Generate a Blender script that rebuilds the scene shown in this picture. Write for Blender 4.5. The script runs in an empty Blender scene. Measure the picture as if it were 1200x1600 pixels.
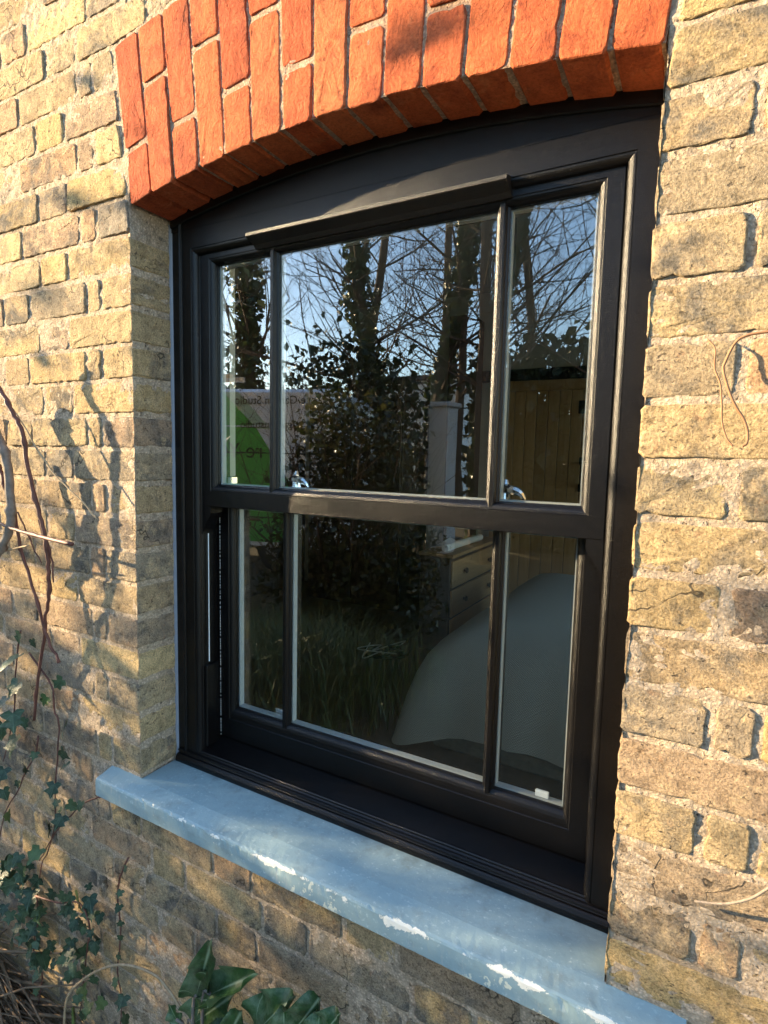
import bpy, math, random
import numpy as np
from mathutils import Vector, Matrix

# ------------------------------------------------------------------ camera, sky, sun, exposure
scene = bpy.context.scene
rad = math.radians
cam_data = bpy.data.cameras.new("camera")
cam = bpy.data.objects.new("camera", cam_data)
scene.collection.objects.link(cam)
scene.camera = cam
cam_data.sensor_fit = 'HORIZONTAL'
cam_data.sensor_width = 36.0
cam_data.lens = 26.533
cam_data.clip_start = 0.02
cam_data.clip_end = 500.0
CAM = Vector((1.0723, -0.8142, 0.7479))
R0 = Vector((0.87305, 0.48710, 0.02265)); R1 = Vector((0.06740, -0.07453, -0.99494)); R2 = Vector((-0.48295, 0.87016, -0.09790))
m = Matrix.Identity(4)
for i in range(3):
    m[i][0] = R0[i]; m[i][1] = -R1[i]; m[i][2] = -R2[i]; m[i][3] = CAM[i]
cam.matrix_world = m
FPX = 884.45


def to_px(x, y, z):
    d = Vector((x, y, z)) - CAM
    w = d.dot(R2)
    if w < 0.05:
        return None
    return 600 + FPX * d.dot(R0) / w, 800 + FPX * d.dot(R1) / w


SUN_EL, SUN_AZ = 13.0, 71.0           # elevation; degrees to the left of the wall's outward normal
sdir = Vector((-math.sin(rad(SUN_AZ)) * math.cos(rad(SUN_EL)), -math.cos(rad(SUN_AZ)) * math.cos(rad(SUN_EL)), math.sin(rad(SUN_EL))))
world = bpy.data.worlds.new("World")
scene.world = world
world.use_nodes = True
wn = world.node_tree
sky = wn.nodes.new("ShaderNodeTexSky")
sky.sky_type = 'NISHITA'
sky.sun_disc = False
sky.sun_elevation = rad(SUN_EL)
sky.sun_rotation = math.atan2(sdir.x, sdir.y)
sky.air_density = 1.0
sky.dust_density = 0.5
sky.ozone_density = 2.2
bg = wn.nodes["Background"]
wn.links.new(sky.outputs[0], bg.inputs[0])
bg.inputs[1].default_value = 0.15
sun_data = bpy.data.lights.new("sun", 'SUN')
sun_data.energy = 4.6
sun_data.angle = rad(0.53)
sun_data.color = (1.0, 0.77, 0.46)
sun = bpy.data.objects.new("sun", sun_data)
scene.collection.objects.link(sun)
sun.rotation_euler = sdir.to_track_quat('Z', 'Y').to_euler()
sun.location = (-6, -5, 5)
scene.view_settings.view_transform = 'Standard'
scene.view_settings.look = 'None'
scene.view_settings.gamma = 1.0
scene.view_settings.use_curve_mapping = False
scene.view_settings.exposure = 2.5
scene.cycles.use_denoising = True
scene.cycles.max_bounces = 8
scene.cycles.transparent_max_bounces = 16

# ------------------------------------------------------------------ helpers
C = scene.collection
rng = random.Random(7)
nrs = np.random.RandomState(11)
GROUND = -0.88


def mk(name, verts, faces, mat=None, parent=None, smooth=False):
    me = bpy.data.meshes.new(name)
    me.from_pydata([tuple(v) for v in verts], [], faces)
    if smooth:
        me.polygons.foreach_set("use_smooth", [True] * len(me.polygons))
    me.update()
    o = bpy.data.objects.new(name, me)
    C.objects.link(o)
    if mat:
        me.materials.append(mat)
    if parent:
        o.parent = parent
    return o


def mk_np(name, V, F, mat=None, parent=None, smooth=False):
    """V (n,3) float array, F (m,k) int array of equal-sided faces."""
    me = bpy.data.meshes.new(name)
    V = np.asarray(V, np.float32); F = np.asarray(F, np.int32)
    k = F.shape[1]
    me.vertices.add(len(V)); me.vertices.foreach_set("co", V.ravel())
    me.loops.add(F.size); me.loops.foreach_set("vertex_index", F.ravel())
    me.polygons.add(len(F))
    me.polygons.foreach_set("loop_start", np.arange(0, F.size, k, dtype=np.int32))
    me.polygons.foreach_set("loop_total", np.full(len(F), k, np.int32))
    if smooth:
        me.polygons.foreach_set("use_smooth", np.ones(len(F), bool))
    me.update(calc_edges=True)
    me.validate()
    o = bpy.data.objects.new(name, me)
    C.objects.link(o)
    if mat:
        me.materials.append(mat)
    if parent:
        o.parent = parent
    return o


def empty(name, loc=(0, 0, 0)):
    o = bpy.data.objects.new(name, None)
    o.empty_display_size = 0.05
    o.location = loc
    C.objects.link(o)
    return o


def adopt(o, parent):
    """parent keeping world place (parents only carry a translation)"""
    o.parent = parent
    o.matrix_parent_inverse = Matrix.Translation(-parent.location)
    return o


def tag(o, label, cat, group=None):
    o["label"] = label; o["category"] = cat
    if group:
        o["group"] = group
    return o


class MB:
    def __init__(s):
        s.v = []; s.f = []

    def add(s, vs, fs):
        b = len(s.v)
        s.v += [tuple(v) for v in vs]
        s.f += [tuple(i + b for i in f) for f in fs]
        return s

    def box(s, x0, x1, y0, y1, z0, z1, c=0.0):
        if c <= 0:
            vs = [(x, y, z) for z in (z0, z1) for (x, y) in ((x0, y0), (x1, y0), (x1, y1), (x0, y1))]
            fs = [(3, 2, 1, 0), (4, 5, 6, 7), (0, 1, 5, 4), (1, 2, 6, 5), (2, 3, 7, 6), (3, 0, 4, 7)]
            return s.add(vs, fs)
        vs = []; idx = {}
        fs = []
        X = (x0, x1); Y = (y0, y1); Z = (z0, z1)
        for i in (0, 1):
            for j in (0, 1):
                for k in (0, 1):
                    sx = c if i == 0 else -c; sy = c if j == 0 else -c; sz = c if k == 0 else -c
                    for a in range(3):
                        idx[(i, j, k, a)] = len(vs)
                        vs.append((X[i] + (0 if a == 0 else sx), Y[j] + (0 if a == 1 else sy), Z[k] + (0 if a == 2 else sz)))
        g = lambda i, j, k, a: idx[(i, j, k, a)]
        for i in (0, 1):
            q = [g(i, 0, 0, 0), g(i, 1, 0, 0), g(i, 1, 1, 0), g(i, 0, 1, 0)]; fs.append(q if i else q[::-1])
            q = [g(0, i, 0, 1), g(0, i, 1, 1), g(1, i, 1, 1), g(1, i, 0, 1)]; fs.append(q if i else q[::-1])
            q = [g(0, 0, i, 2), g(1, 0, i, 2), g(1, 1, i, 2), g(0, 1, i, 2)]; fs.append(q if i else q[::-1])
        for a in (0, 1):
            for b in (0, 1):
                fs.append((g(a, b, 0, 0), g(a, b, 1, 0), g(a, b, 1, 1), g(a, b, 0, 1)) if a != b else (g(a, b, 0, 1), g(a, b, 1, 1), g(a, b, 1, 0), g(a, b, 0, 0)))
                fs.append((g(a, 0, b, 0), g(a, 1, b, 0), g(a, 1, b, 2), g(a, 0, b, 2)) if a == b else (g(a, 0, b, 2), g(a, 1, b, 2), g(a, 1, b, 0), g(a, 0, b, 0)))
                fs.append((g(0, a, b, 1), g(1, a, b, 1), g(1, a, b, 2), g(0, a, b, 2)) if a != b else (g(0, a, b, 2), g(1, a, b, 2), g(1, a, b, 1), g(0, a, b, 1)))
        for i in (0, 1):
            for j in (0, 1):
                for k in (0, 1):
                    q = (g(i, j, k, 0), g(i, j, k, 1), g(i, j, k, 2))
                    fs.append(q if (i + j + k) % 2 else q[::-1])
        return s.add(vs, fs)

    def tube(s, pts, r, n=6, cap=True):
        pts = [Vector(p) for p in pts]
        rs = r if isinstance(r, (list, tuple)) else [r] * len(pts)
        up = Vector((0.31, 0.22, 0.92))
        b = len(s.v)
        for i, p in enumerate(pts):
            t = (pts[min(i + 1, len(pts) - 1)] - pts[max(i - 1, 0)]).normalized()
            a = t.cross(up)
            if a.length < 1e-3:
                a = t.cross(Vector((1, 0, 0)))
            a.normalize(); c = t.cross(a)
            for k in range(n):
                th = 2 * math.pi * k / n
                s.v.append(tuple(p + (a * math.cos(th) + c * math.sin(th)) * rs[i]))
        for i in range(len(pts) - 1):
            for k in range(n):
                s.f.append((b + i * n + k, b + (i + 1) * n + k, b + (i + 1) * n + (k + 1) % n, b + i * n + (k + 1) % n))
        if cap:
            s.f.append(tuple(b + k for k in range(n)))
            e = b + (len(pts) - 1) * n
            s.f.append(tuple(e + k for k in reversed(range(n))))
        return s

    def prism_x(s, prof, x0, x1):
        """profile [(y,z)] extruded along x"""
        n = len(prof)
        vs = [(x0, y, z) for y, z in prof] + [(x1, y, z) for y, z in prof]
        fs = [(i, (i + 1) % n, n + (i + 1) % n, n + i) for i in range(n)]
        fs += [tuple(reversed(range(n))), tuple(range(n, 2 * n))]
        return s.add(vs, fs)

    def prism_z(s, prof, z0, z1):
        n = len(prof)
        vs = [(x, y, z0) for x, y in prof] + [(x, y, z1) for x, y in prof]
        fs = [(i, n + i, n + (i + 1) % n, (i + 1) % n) for i in range(n)]
        fs += [tuple(range(n)), tuple(reversed(range(n, 2 * n)))]
        return s.add(vs, fs)

    def prism_y(s, prof, y0, y1):
        """profile [(x,z)] counter-clockwise seen from -y"""
        n = len(prof)
        vs = [(x, y0, z) for x, z in prof] + [(x, y1, z) for x, z in prof]
        fs = [(i, n + i, n + (i + 1) % n, (i + 1) % n) for i in range(n)]
        fs += [tuple(range(n)), tuple(reversed(range(n, 2 * n)))]
        return s.add(vs, fs)

    def loops(s, L):
        """rectangular loops (x0,x1,z0,z1,y) joined one to the next: mitred mouldings"""
        b = len(s.v)
        for x0, x1, z0, z1, y in L:
            s.v += [(x0, y, z0), (x1, y, z0), (x1, y, z1), (x0, y, z1)]
        for i in range(len(L) - 1):
            for k in range(4):
                k2 = (k + 1) % 4
                s.f.append((b + 4 * i + k, b + 4 * i + k2, b + 4 * i + 4 + k2, b + 4 * i + 4 + k))
        return s

    def build(s, name, mat, parent=None, smooth=False):
        return mk(name, s.v, s.f, mat, parent, smooth)


def smooth_path(pts, n=5):
    P = [Vector(p) for p in pts]
    P = [P[0] * 2 - P[1]] + P + [P[-1] * 2 - P[-2]]
    out = []
    for i in range(1, len(P) - 2):
        for k in range(n):
            t = k / n
            a, b, c, d = P[i - 1], P[i], P[i + 1], P[i + 2]
            out.append(0.5 * ((2 * b) + (c - a) * t + (2 * a - 5 * b + 4 * c - d) * t * t + (3 * b - 3 * c + d - a) * t ** 3))
    out.append(P[-2])
    return out


# ------------------------------------------------------------------ materials
class NT:
    def __init__(s, name):
        s.m = bpy.data.materials.new(name)
        s.m.use_nodes = True
        s.t = s.m.node_tree
        s.b = s.t.nodes["Principled BSDF"]
        s.pos = s.t.nodes.new("ShaderNodeNewGeometry").outputs["Position"]

    def L(s, a, b):
        s.t.links.new(a, b)

    def n(s, typ, **kw):
        nd = s.t.nodes.new(typ)
        for k, v in kw.items():
            setattr(nd, k, v)
        return nd

    def noise(s, scale, detail=4, rough=0.6, vec=None, dist=0.0):
        nd = s.n("ShaderNodeTexNoise")
        nd.inputs["Scale"].default_value = scale; nd.inputs["Detail"].default_value = detail
        nd.inputs["Roughness"].default_value = rough; nd.inputs["Distortion"].default_value = dist
        s.L(vec or s.pos, nd.inputs["Vector"])
        return nd.outputs["Fac"]

    def scaled(s, sx, sy, sz, vec=None):
        nd = s.n("ShaderNodeMapping")
        nd.inputs["Scale"].default_value = (sx, sy, sz)
        s.L(vec or s.pos, nd.inputs["Vector"])
        return nd.outputs[0]

    def ramp(s, fac, stops, interp='LINEAR'):
        nd = s.n("ShaderNodeValToRGB")
        nd.color_ramp.interpolation = interp
        e = nd.color_ramp.elements
        while len(e) < len(stops):
            e.new(0.5)
        for i, (p, c) in enumerate(stops):
            e[i].position = p
            e[i].color = (c, c, c, 1) if isinstance(c, (int, float)) else (*c, 1)
        s.L(fac, nd.inputs["Fac"])
        return nd.outputs["Color"]

    def mix(s, fac, a, b, mode='MIX'):
        nd = s.n("ShaderNodeMix", data_type='RGBA', blend_type=mode)
        for sock, v in ((nd.inputs[0], fac), (nd.inputs[6], a), (nd.inputs[7], b)):
            if isinstance(v, (int, float)):
                sock.default_value = v
            elif isinstance(v, tuple):
                sock.default_value = (*v, 1)
            else:
                s.L(v, sock)
        return nd.outputs[2]

    def math(s, op, a, b=0.0, c=None):
        nd = s.n("ShaderNodeMath", operation=op)
        for sock, v in zip(nd.inputs, (a, b, c)):
            if v is None:
                continue
            if isinstance(v, (int, float)):
                sock.default_value = v
            else:
                s.L(v, sock)
        return nd.outputs[0]

    def mrange(s, v, a, b, c=0.0, d=1.0):
        nd = s.n("ShaderNodeMapRange")
        for i, q in enumerate((a, b, c, d)):
            nd.inputs[i + 1].default_value = q
        s.L(v, nd.inputs[0])
        return nd.outputs[0]

    def bump(s, h, dist=0.002, strength=1.0, normal=None):
        nd = s.n("ShaderNodeBump")
        nd.inputs["Strength"].default_value = strength
        nd.inputs["Distance"].default_value = dist
        s.L(h, nd.inputs["Height"])
        if normal:
            s.L(normal, nd.inputs["Normal"])
        return nd.outputs[0]

    def rand(s):
        return s.n("ShaderNodeObjectInfo").outputs["Random"]

    def fin(s, color=None, rough=0.9, normal=None, spec=None, **kw):
        if color is not None:
            if isinstance(color, tuple):
                s.b.inputs["Base Color"].default_value = (*color, 1)
            else:
                s.L(color, s.b.inputs["Base Color"])
        if isinstance(rough, (int, float)):
            s.b.inputs["Roughness"].default_value = rough
        else:
            s.L(rough, s.b.inputs["Roughness"])
        if normal is not None:
            s.L(normal, s.b.inputs["Normal"])
        if spec is not None:
            s.b.inputs["Specular IOR Level"].default_value = spec
        for k, v in kw.items():
            s.b.inputs[k.replace("_", " ")].default_value = v
        return s.m


def mat_brick():
    t = NT("buff_brick")
    r = t.rand()
    base = t.ramp(r, [(0.0, (0.52, 0.365, 0.17)), (0.18, (0.38, 0.275, 0.165)), (0.36, (0.57, 0.42, 0.22)), (0.52, (0.36, 0.28, 0.19)),
                      (0.68, (0.49, 0.31, 0.18)), (0.84, (0.30, 0.25, 0.19)), (1.0, (0.54, 0.38, 0.18))])
    r2 = t.math('FRACT', t.math('MULTIPLY', r, 17.31))
    r3 = t.math('FRACT', t.math('MULTIPLY', r, 41.77))
    # soot, heavier on some bricks than on others
    big = t.math('ADD', t.noise(10, 6, 0.68, dist=0.5), t.mrange(r2, 0.0, 1.0, -0.10, 0.10))
    c = t.mix(t.ramp(big, [(0.50, 0.0), (0.66, 0.88)]), base, (0.155, 0.14, 0.12))
    # bare sandy patches
    sand = t.math('ADD', t.noise(24, 6, 0.7), t.mrange(r3, 0.0, 1.0, -0.06, 0.06))
    c = t.mix(t.ramp(sand, [(0.52, 0.0), (0.68, 0.8)]), c, (0.62, 0.455, 0.265))
    c = t.mix(t.ramp(t.noise(38, 4, 0.6, dist=1.0), [(0.62, 0.0), (0.72, 0.45)]), c, (0.42, 0.22, 0.12))
    relief = t.noise(42, 9, 0.76)
    fine = t.noise(230, 5, 0.75)
    c = t.mix(1.0, c, t.ramp(relief, [(0.30, 0.45), (0.48, 1.04), (0.70, 1.28)]), 'MULTIPLY')
    c = t.mix(1.0, c, t.ramp(fine, [(0.28, 0.55), (0.5, 1.05), (0.72, 1.26)]), 'MULTIPLY')
    pits = t.math('ADD', t.noise(120, 3, 0.6, vec=t.scaled(0.75, 1, 1.3), dist=0.5), t.mrange(t.noise(13, 2, 0.5), 0.3, 0.7, -0.07, 0.07))
    pm = t.ramp(pits, [(0.29, 1.0), (0.35, 0.0)])
    c = t.mix(t.math('MULTIPLY', pm, 0.75), c, (0.075, 0.06, 0.05))
    crack = t.n("ShaderNodeTexVoronoi", feature='DISTANCE_TO_EDGE'); crack.inputs["Scale"].default_value = 7
    wob = t.n("ShaderNodeMix", data_type='VECTOR'); wob.inputs[0].default_value = 0.06
    nz = t.n("ShaderNodeTexNoise"); nz.inputs["Scale"].default_value = 30; t.L(t.pos, nz.inputs["Vector"])
    t.L(t.pos, wob.inputs[4]); t.L(nz.outputs["Color"], wob.inputs[5]); t.L(wob.outputs[1], crack.inputs["Vector"])
    cm = t.math('MULTIPLY', t.ramp(crack.outputs["Distance"], [(0.004, 1.0), (0.012, 0.0)]), t.ramp(t.noise(6, 2, 0.5), [(0.54, 0.0), (0.6, 1.0)]))
    c = t.mix(t.math('MULTIPLY', cm, 0.8), c, (0.06, 0.05, 0.04))
    grain = t.noise(330, 3, 0.7)
    c = t.mix(1.0, c, t.ramp(grain, [(0.30, 0.58), (0.5, 1.05), (0.68, 1.28)]), 'MULTIPLY')
    h = t.math('ADD', t.math('ADD', t.math('MULTIPLY', relief, 2.6), t.math('MULTIPLY', fine, 0.75)), t.math('MULTIPLY', grain, 0.4))
    h = t.math('SUBTRACT', h, t.math('MULTIPLY', t.math('MAXIMUM', pm, cm), 0.5))
    return t.fin(c, 0.95, t.bump(h, 0.0072, 1.0), spec=0.12)


def mat_red():
    t = NT("red_brick")
    r = t.rand()
    base = t.ramp(r, [(0.0, (0.45, 0.100, 0.040)), (0.25, (0.57, 0.145, 0.052)), (0.5, (0.38, 0.078, 0.033)), (0.75, (0.52, 0.118, 0.045)), (1.0, (0.60, 0.175, 0.068))])
    big = t.noise(14, 6, 0.68, dist=0.4)
    c = t.mix(t.ramp(big, [(0.50, 0.0), (0.68, 0.75)]), base, (0.22, 0.045, 0.022))
    c = t.mix(t.ramp(t.noise(30, 5, 0.7), [(0.55, 0.0), (0.72, 0.6)]), c, (0.62, 0.22, 0.095))
    fine = t.noise(190, 5, 0.75)
    c = t.mix(1.0, c, t.ramp(fine, [(0.28, 0.58), (0.5, 0.98), (0.72, 1.2)]), 'MULTIPLY')
    st = t.noise(34, 7, 0.74, vec=t.scaled(1.4, 1, 0.85), dist=0.7)
    crack = t.ramp(st, [(0.30, 1.0), (0.35, 0.0)])
    c = t.mix(t.math('MULTIPLY', crack, 0.65), c, (0.12, 0.03, 0.018))
    c = t.mix(t.ramp(t.noise(8, 4, 0.7), [(0.62, 0.0), (0.8, 0.55)]), c, (0.10, 0.055, 0.04))
    h = t.math('ADD', t.math('MULTIPLY', st, 2.6), t.math('MULTIPLY', fine, 0.6))
    h = t.math('SUBTRACT', h, t.math('MULTIPLY', crack, 0.6))
    return t.fin(c, 0.9, t.bump(h, 0.0055, 1.0), spec=0.15)


def mat_mortar(name, a, b, dark):
    t = NT(name)
    n1 = t.noise(35, 5, 0.7)
    c = t.mix(t.ramp(n1, [(0.35, 0.0), (0.65, 1.0)]), a, b)
    vor = t.n("ShaderNodeTexVoronoi"); vor.inputs["Scale"].default_value = 190; t.L(t.pos, vor.inputs["Vector"])
    grit = t.ramp(vor.outputs["Distance"], [(0.12, 1.12), (0.6, 0.72)])
    c = t.mix(1.0, c, grit, 'MULTIPLY')
    fine = t.noise(300, 3, 0.7)
    holes = t.ramp(t.noise(130, 3, 0.6), [(0.30, 1.0), (0.38, 0.0)])
    c = t.mix(t.math('MULTIPLY', holes, 0.75), c, dark)
    c = t.mix(t.ramp(t.noise(9, 3, 0.6), [(0.57, 0.0), (0.78, 0.4)]), c, (0.24, 0.19, 0.145))
    rel = t.noise(55, 8, 0.76)
    c = t.mix(1.0, c, t.ramp(rel, [(0.30, 0.5), (0.5, 1.0), (0.7, 1.15)]), 'MULTIPLY')
    h = t.math('SUBTRACT', t.math('ADD', t.math('ADD', fine, t.math('MULTIPLY', rel, 2.0)), t.math('MULTIPLY', grit, 0.6)), holes)
    return t.fin(c, 0.97, t.bump(h, 0.0060, 1.0), spec=0.1)


def mat_foil():
    t = NT("black_brown_woodgrain_foil")
    n1 = t.noise(700, 3, 0.7)
    n2 = t.noise(130, 3, 0.6)
    c = t.mix(t.ramp(n1, [(0.4, 0.0), (0.7, 1.0)]), (0.0028, 0.0025, 0.0026), (0.006, 0.0052, 0.0048))
    dust = t.ramp(t.noise(900, 2, 0.5), [(0.68, 0.0), (0.76, 0.3)])
    c = t.mix(dust, c, (0.06, 0.05, 0.04))
    return t.fin(c, t.mrange(n2, 0.3, 0.7, 0.18, 0.25), t.bump(n1, 0.0009, 0.7), spec=0.28)


def mat_sill():
    t = NT("worn_blue_paint")
    sx = t.n("ShaderNodeSeparateXYZ"); t.L(t.pos, sx.inputs[0])
    n1 = t.noise(7, 4, 0.6)
    c = t.mix(t.ramp(n1, [(0.3, 0.0), (0.7, 1.0)]), (0.205, 0.292, 0.312), (0.275, 0.368, 0.38))
    # chalky scuffs over the whole sill
    sc = t.noise(95, 5, 0.75, vec=t.scaled(1.0, 1.6, 1.0))
    patch = t.ramp(t.noise(10, 3, 0.6), [(0.36, 0.1), (0.55, 1.0)])
    c = t.mix(t.math('MULTIPLY', t.ramp(sc, [(0.57, 0.0), (0.68, 0.5)]), patch), c, (0.60, 0.69, 0.70))
    # dirt
    c = t.mix(t.ramp(t.noise(22, 5, 0.7), [(0.54, 0.0), (0.76, 0.6)]), c, (0.16, 0.19, 0.18))
    grime = t.math('ADD', t.noise(16, 5, 0.7), t.mrange(sx.outputs[1], 0.03, 0.10, -0.12, 0.16))
    c = t.mix(t.ramp(grime, [(0.52, 0.0), (0.74, 0.6)]), c, (0.12, 0.15, 0.15))
    # flaked paint along the front arris
    edge = t.math('ADD', t.mrange(sx.outputs[0], 0.1, 0.7, -0.05, 0.03), t.mrange(sx.outputs[1], -0.047, -0.032, 0.22, -0.16))
    edge = t.math('ADD', edge, t.mrange(sx.outputs[2], -0.030, -0.0135, -0.22, 0.0))
    fl = t.math('ADD', t.noise(15, 7, 0.70), edge)
    c = t.mix(t.ramp(fl, [(0.672, 0.0), (0.684, 1.0)]), c, (0.74, 0.71, 0.62))
    spot = t.math('ADD', t.noise(12, 5, 0.7), t.mrange(sx.outputs[2], -0.055, -0.012, 0.03, -0.02))
    frontm = t.mrange(sx.outputs[1], -0.0445, -0.0425, 1.0, 0.0)
    c = t.mix(t.math('MULTIPLY', t.ramp(spot, [(0.635, 0.0), (0.645, 1.0)]), frontm), c, (0.62, 0.62, 0.50))
    st = t.noise(60, 4, 0.7, vec=t.scaled(1.0, 1.0, 0.25))
    c = t.mix(t.math('MULTIPLY', t.ramp(st, [(0.58, 0.0), (0.72, 0.55)]), frontm), c, (0.42, 0.43, 0.40))
    h = t.math('ADD', t.noise(60, 4, 0.6), t.ramp(fl, [(0.672, 0.5), (0.684, 0.0)]))
    return t.fin(c, t.mrange(sc, 0.3, 0.7, 0.30, 0.55), t.bump(h, 0.0015, 0.7), spec=0.4)


def mat_simple(name, col, rough=0.7, var=0.25, scale=30, bump=0.0, bscale=120, spec=0.3, per_obj=0.0, **kw):
    t = NT(name)
    n1 = t.noise(scale, 4, 0.65)
    lo = tuple(v * (1 - var) for v in col); hi = tuple(min(1, v * (1 + var)) for v in col)
    c = t.mix(t.ramp(n1, [(0.3, 0.0), (0.7, 1.0)]), lo, hi)
    if per_obj:
        c = t.mix(1.0, c, t.ramp(t.rand(), [(0.0, 1 - per_obj), (1.0, 1 + per_obj)]), 'MULTIPLY')
    nm = t.bump(t.noise(bscale, 4, 0.7), bump, 1.0) if bump else None
    return t.fin(c, rough, nm, spec=spec, **kw)


def mat_leaf(name, cols, rough=0.4, trans=0.0, vein=None):
    """leaf mass: colour changes from leaf to leaf through the mesh island"""
    t = NT(name)
    g = t.n("ShaderNodeNewGeometry").outputs["Random Per Island"]
    c = t.ramp(g, [(i / (len(cols) - 1), q) for i, q in enumerate(cols)])
    c = t.mix(1.0, c, t.ramp(t.noise(40, 3, 0.6), [(0.3, 0.75), (0.7, 1.2)]), 'MULTIPLY')
    t.fin(c, rough, None, spec=0.5)
    if trans:
        tr = t.n("ShaderNodeBsdfTranslucent"); t.L(c, tr.inputs[0])
        mx = t.n("ShaderNodeMixShader"); mx.inputs[0].default_value = trans
        t.L(t.b.outputs[0], mx.inputs[1]); t.L(tr.outputs[0], mx.inputs[2])
        t.L(mx.outputs[0], t.t.nodes["Material Output"].inputs[0])
    return t.m


def mat_ivy_leaf(name, dark, light, vein, amount=0.6):
    """single ivy leaf: pale veins fanning from the stalk (leaf-local coordinates)"""
    t = NT(name)
    oc = t.n("ShaderNodeTexCoord").outputs["Object"]
    sx = t.n("ShaderNodeSeparateXYZ"); t.L(oc, sx.inputs[0])
    c = t.mix(t.rand(), dark, light)
    c = t.mix(1.0, c, t.ramp(t.noise(60, 3, 0.6), [(0.3, 0.7), (0.7, 1.25)]), 'MULTIPLY')
    ang = t.math('ARCTAN2', sx.outputs[0], t.math('MULTIPLY', sx.outputs[2], -1.0))
    sn = t.math('ABSOLUTE', t.math('SINE', t.math('MULTIPLY', ang, 4.0)))
    wv = t.ramp(sn, [(0.0, amount), (0.16, 0.0)])
    mott = t.ramp(t.noise(1.6, 5, 0.75, vec=oc), [(0.5, 0.0), (0.7, amount * 0.5)])
    c = t.mix(t.math('MAXIMUM', wv, mott), c, vein)
    t.fin(c, 0.40, t.bump(t.noise(9, 3, 0.6, vec=oc), 0.004, 0.5), spec=0.32)
    return t.m


def mat_glass():
    t = NT("window_glass")
    for nd in (t.b,):
        t.t.nodes.remove(nd)
    tr = t.n("ShaderNodeBsdfTransparent"); tr.inputs[0].default_value = (0.965, 0.98, 0.97, 1)
    gl = t.n("ShaderNodeBsdfGlossy"); gl.inputs["Roughness"].default_value = 0.0
    gl.inputs["Color"].default_value = (1, 1, 1, 1)
    fr = t.n("ShaderNodeFresnel")
    bf = t.n("ShaderNodeNewGeometry").outputs["Backfacing"]      # thin pane: both faces reflect alike
    t.L(t.mrange(bf, 0.0, 1.0, 1.95, 1 / 1.95), fr.inputs["IOR"])
    nz = t.bump(t.noise(3.0, 1, 0.4), 0.0015, 0.35)
    t.L(nz, gl.inputs["Normal"])
    mx = t.n("ShaderNodeMixShader")
    t.L(fr.outputs[0], mx.inputs[0]); t.L(tr.outputs[0], mx.inputs[1]); t.L(gl.outputs[0], mx.inputs[2])
    t.L(mx.outputs[0], t.t.nodes["Material Output"].inputs[0])
    return t.m


def mat_wood(name, a, b, stretch=(14, 14, 1.2), rough=0.5):
    t = NT(name)
    v = t.scaled(*stretch)
    n1 = t.noise(2.2, 5, 0.65, vec=v, dist=0.8)
    c = t.mix(t.ramp(n1, [(0.3, 0.0), (0.7, 1.0)]), a, b)
    c = t.mix(1.0, c, t.ramp(t.rand(), [(0.0, 0.8), (1.0, 1.15)]), 'MULTIPLY')
    knots = t.ramp(t.noise(7, 2, 0.5), [(0.70, 0.0), (0.76, 0.7)])
    c = t.mix(knots, c, tuple(q * 0.3 for q in a))
    return t.fin(c, rough, t.bump(n1, 0.001, 0.5), spec=0.35)


def mat_weave():
    t = NT("grey_green_woven_cotton")
    oc = t.pos
    w1 = t.n("ShaderNodeTexWave", wave_type='BANDS', bands_direction='DIAGONAL'); w1.inputs["Scale"].default_value = 46; w1.inputs["Distortion"].default_value = 0.6
    t.L(oc, w1.inputs["Vector"])
    v2 = t.scaled(-1, 1, 1)
    w2 = t.n("ShaderNodeTexWave", wave_type='BANDS', bands_direction='DIAGONAL'); w2.inputs["Scale"].default_value = 46; w2.inputs["Distortion"].default_value = 0.6
    t.L(v2, w2.inputs["Vector"])
    h = t.math('MULTIPLY', w1.outputs["Fac"], w2.outputs["Fac"])
    c = t.mix(h, (0.50, 0.49, 0.42), (0.70, 0.68, 0.58))
    return t.fin(c, 0.9, t.bump(h, 0.006, 1.0), spec=0.1)


M = {}
M['brick'] = mat_brick()
M['red'] = mat_red()
M['mortar'] = mat_mortar("gritty_lime_mortar", (0.62, 0.475, 0.33), (0.72, 0.57, 0.42), (0.11, 0.08, 0.055))
M['mortar_red'] = mat_mortar("pale_arch_mortar", (0.60, 0.46, 0.34), (0.66, 0.40, 0.26), (0.28, 0.12, 0.07))
M['foil'] = mat_foil()
M['sill'] = mat_sill()
M['glass'] = mat_glass()
M['dusty_foil'] = mat_simple("dusty_black_foil", (0.011, 0.0095, 0.008), 0.30, 0.5, 220, 0.001, 500, 0.35)
M['spacer'] = mat_simple("pale_spacer_bar", (0.36, 0.375, 0.375), 0.35, 0.05, spec=0.5)
M['chrome'] = mat_simple("polished_chrome", (0.75, 0.75, 0.74), 0.16, 0.05, Metallic=1.0)
M['brush'] = mat_simple("pale_brush_seal", (0.55, 0.53, 0.49), 0.8, 0.3, 400)
M['sealant'] = mat_simple("grey_sealant", (0.20, 0.21, 0.24), 0.5, 0.1)
M['white_plastic'] = mat_simple("white_plastic", (0.78, 0.80, 0.80), 0.35, 0.03)
M['bark'] = mat_simple("bark", (0.105, 0.075, 0.055), 0.85, 0.35, 25, 0.006, 60, 0.1)
M['red_stem'] = mat_simple("red_brown_stem", (0.115, 0.048, 0.036), 0.55, 0.35, 60, 0.001, 300, 0.3)
M['grey_stem'] = mat_simple("grey_woody_stem", (0.20, 0.165, 0.135), 0.8, 0.3, 60, 0.002, 200, 0.2)
M['dry'] = mat_simple("dry_straw", (0.33, 0.245, 0.15), 0.8, 0.3, 60, spec=0.15)
M['brown_stems'] = mat_simple("old_brown_stems", (0.17, 0.115, 0.072), 0.85, 0.5, 25, spec=0.1)
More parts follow.
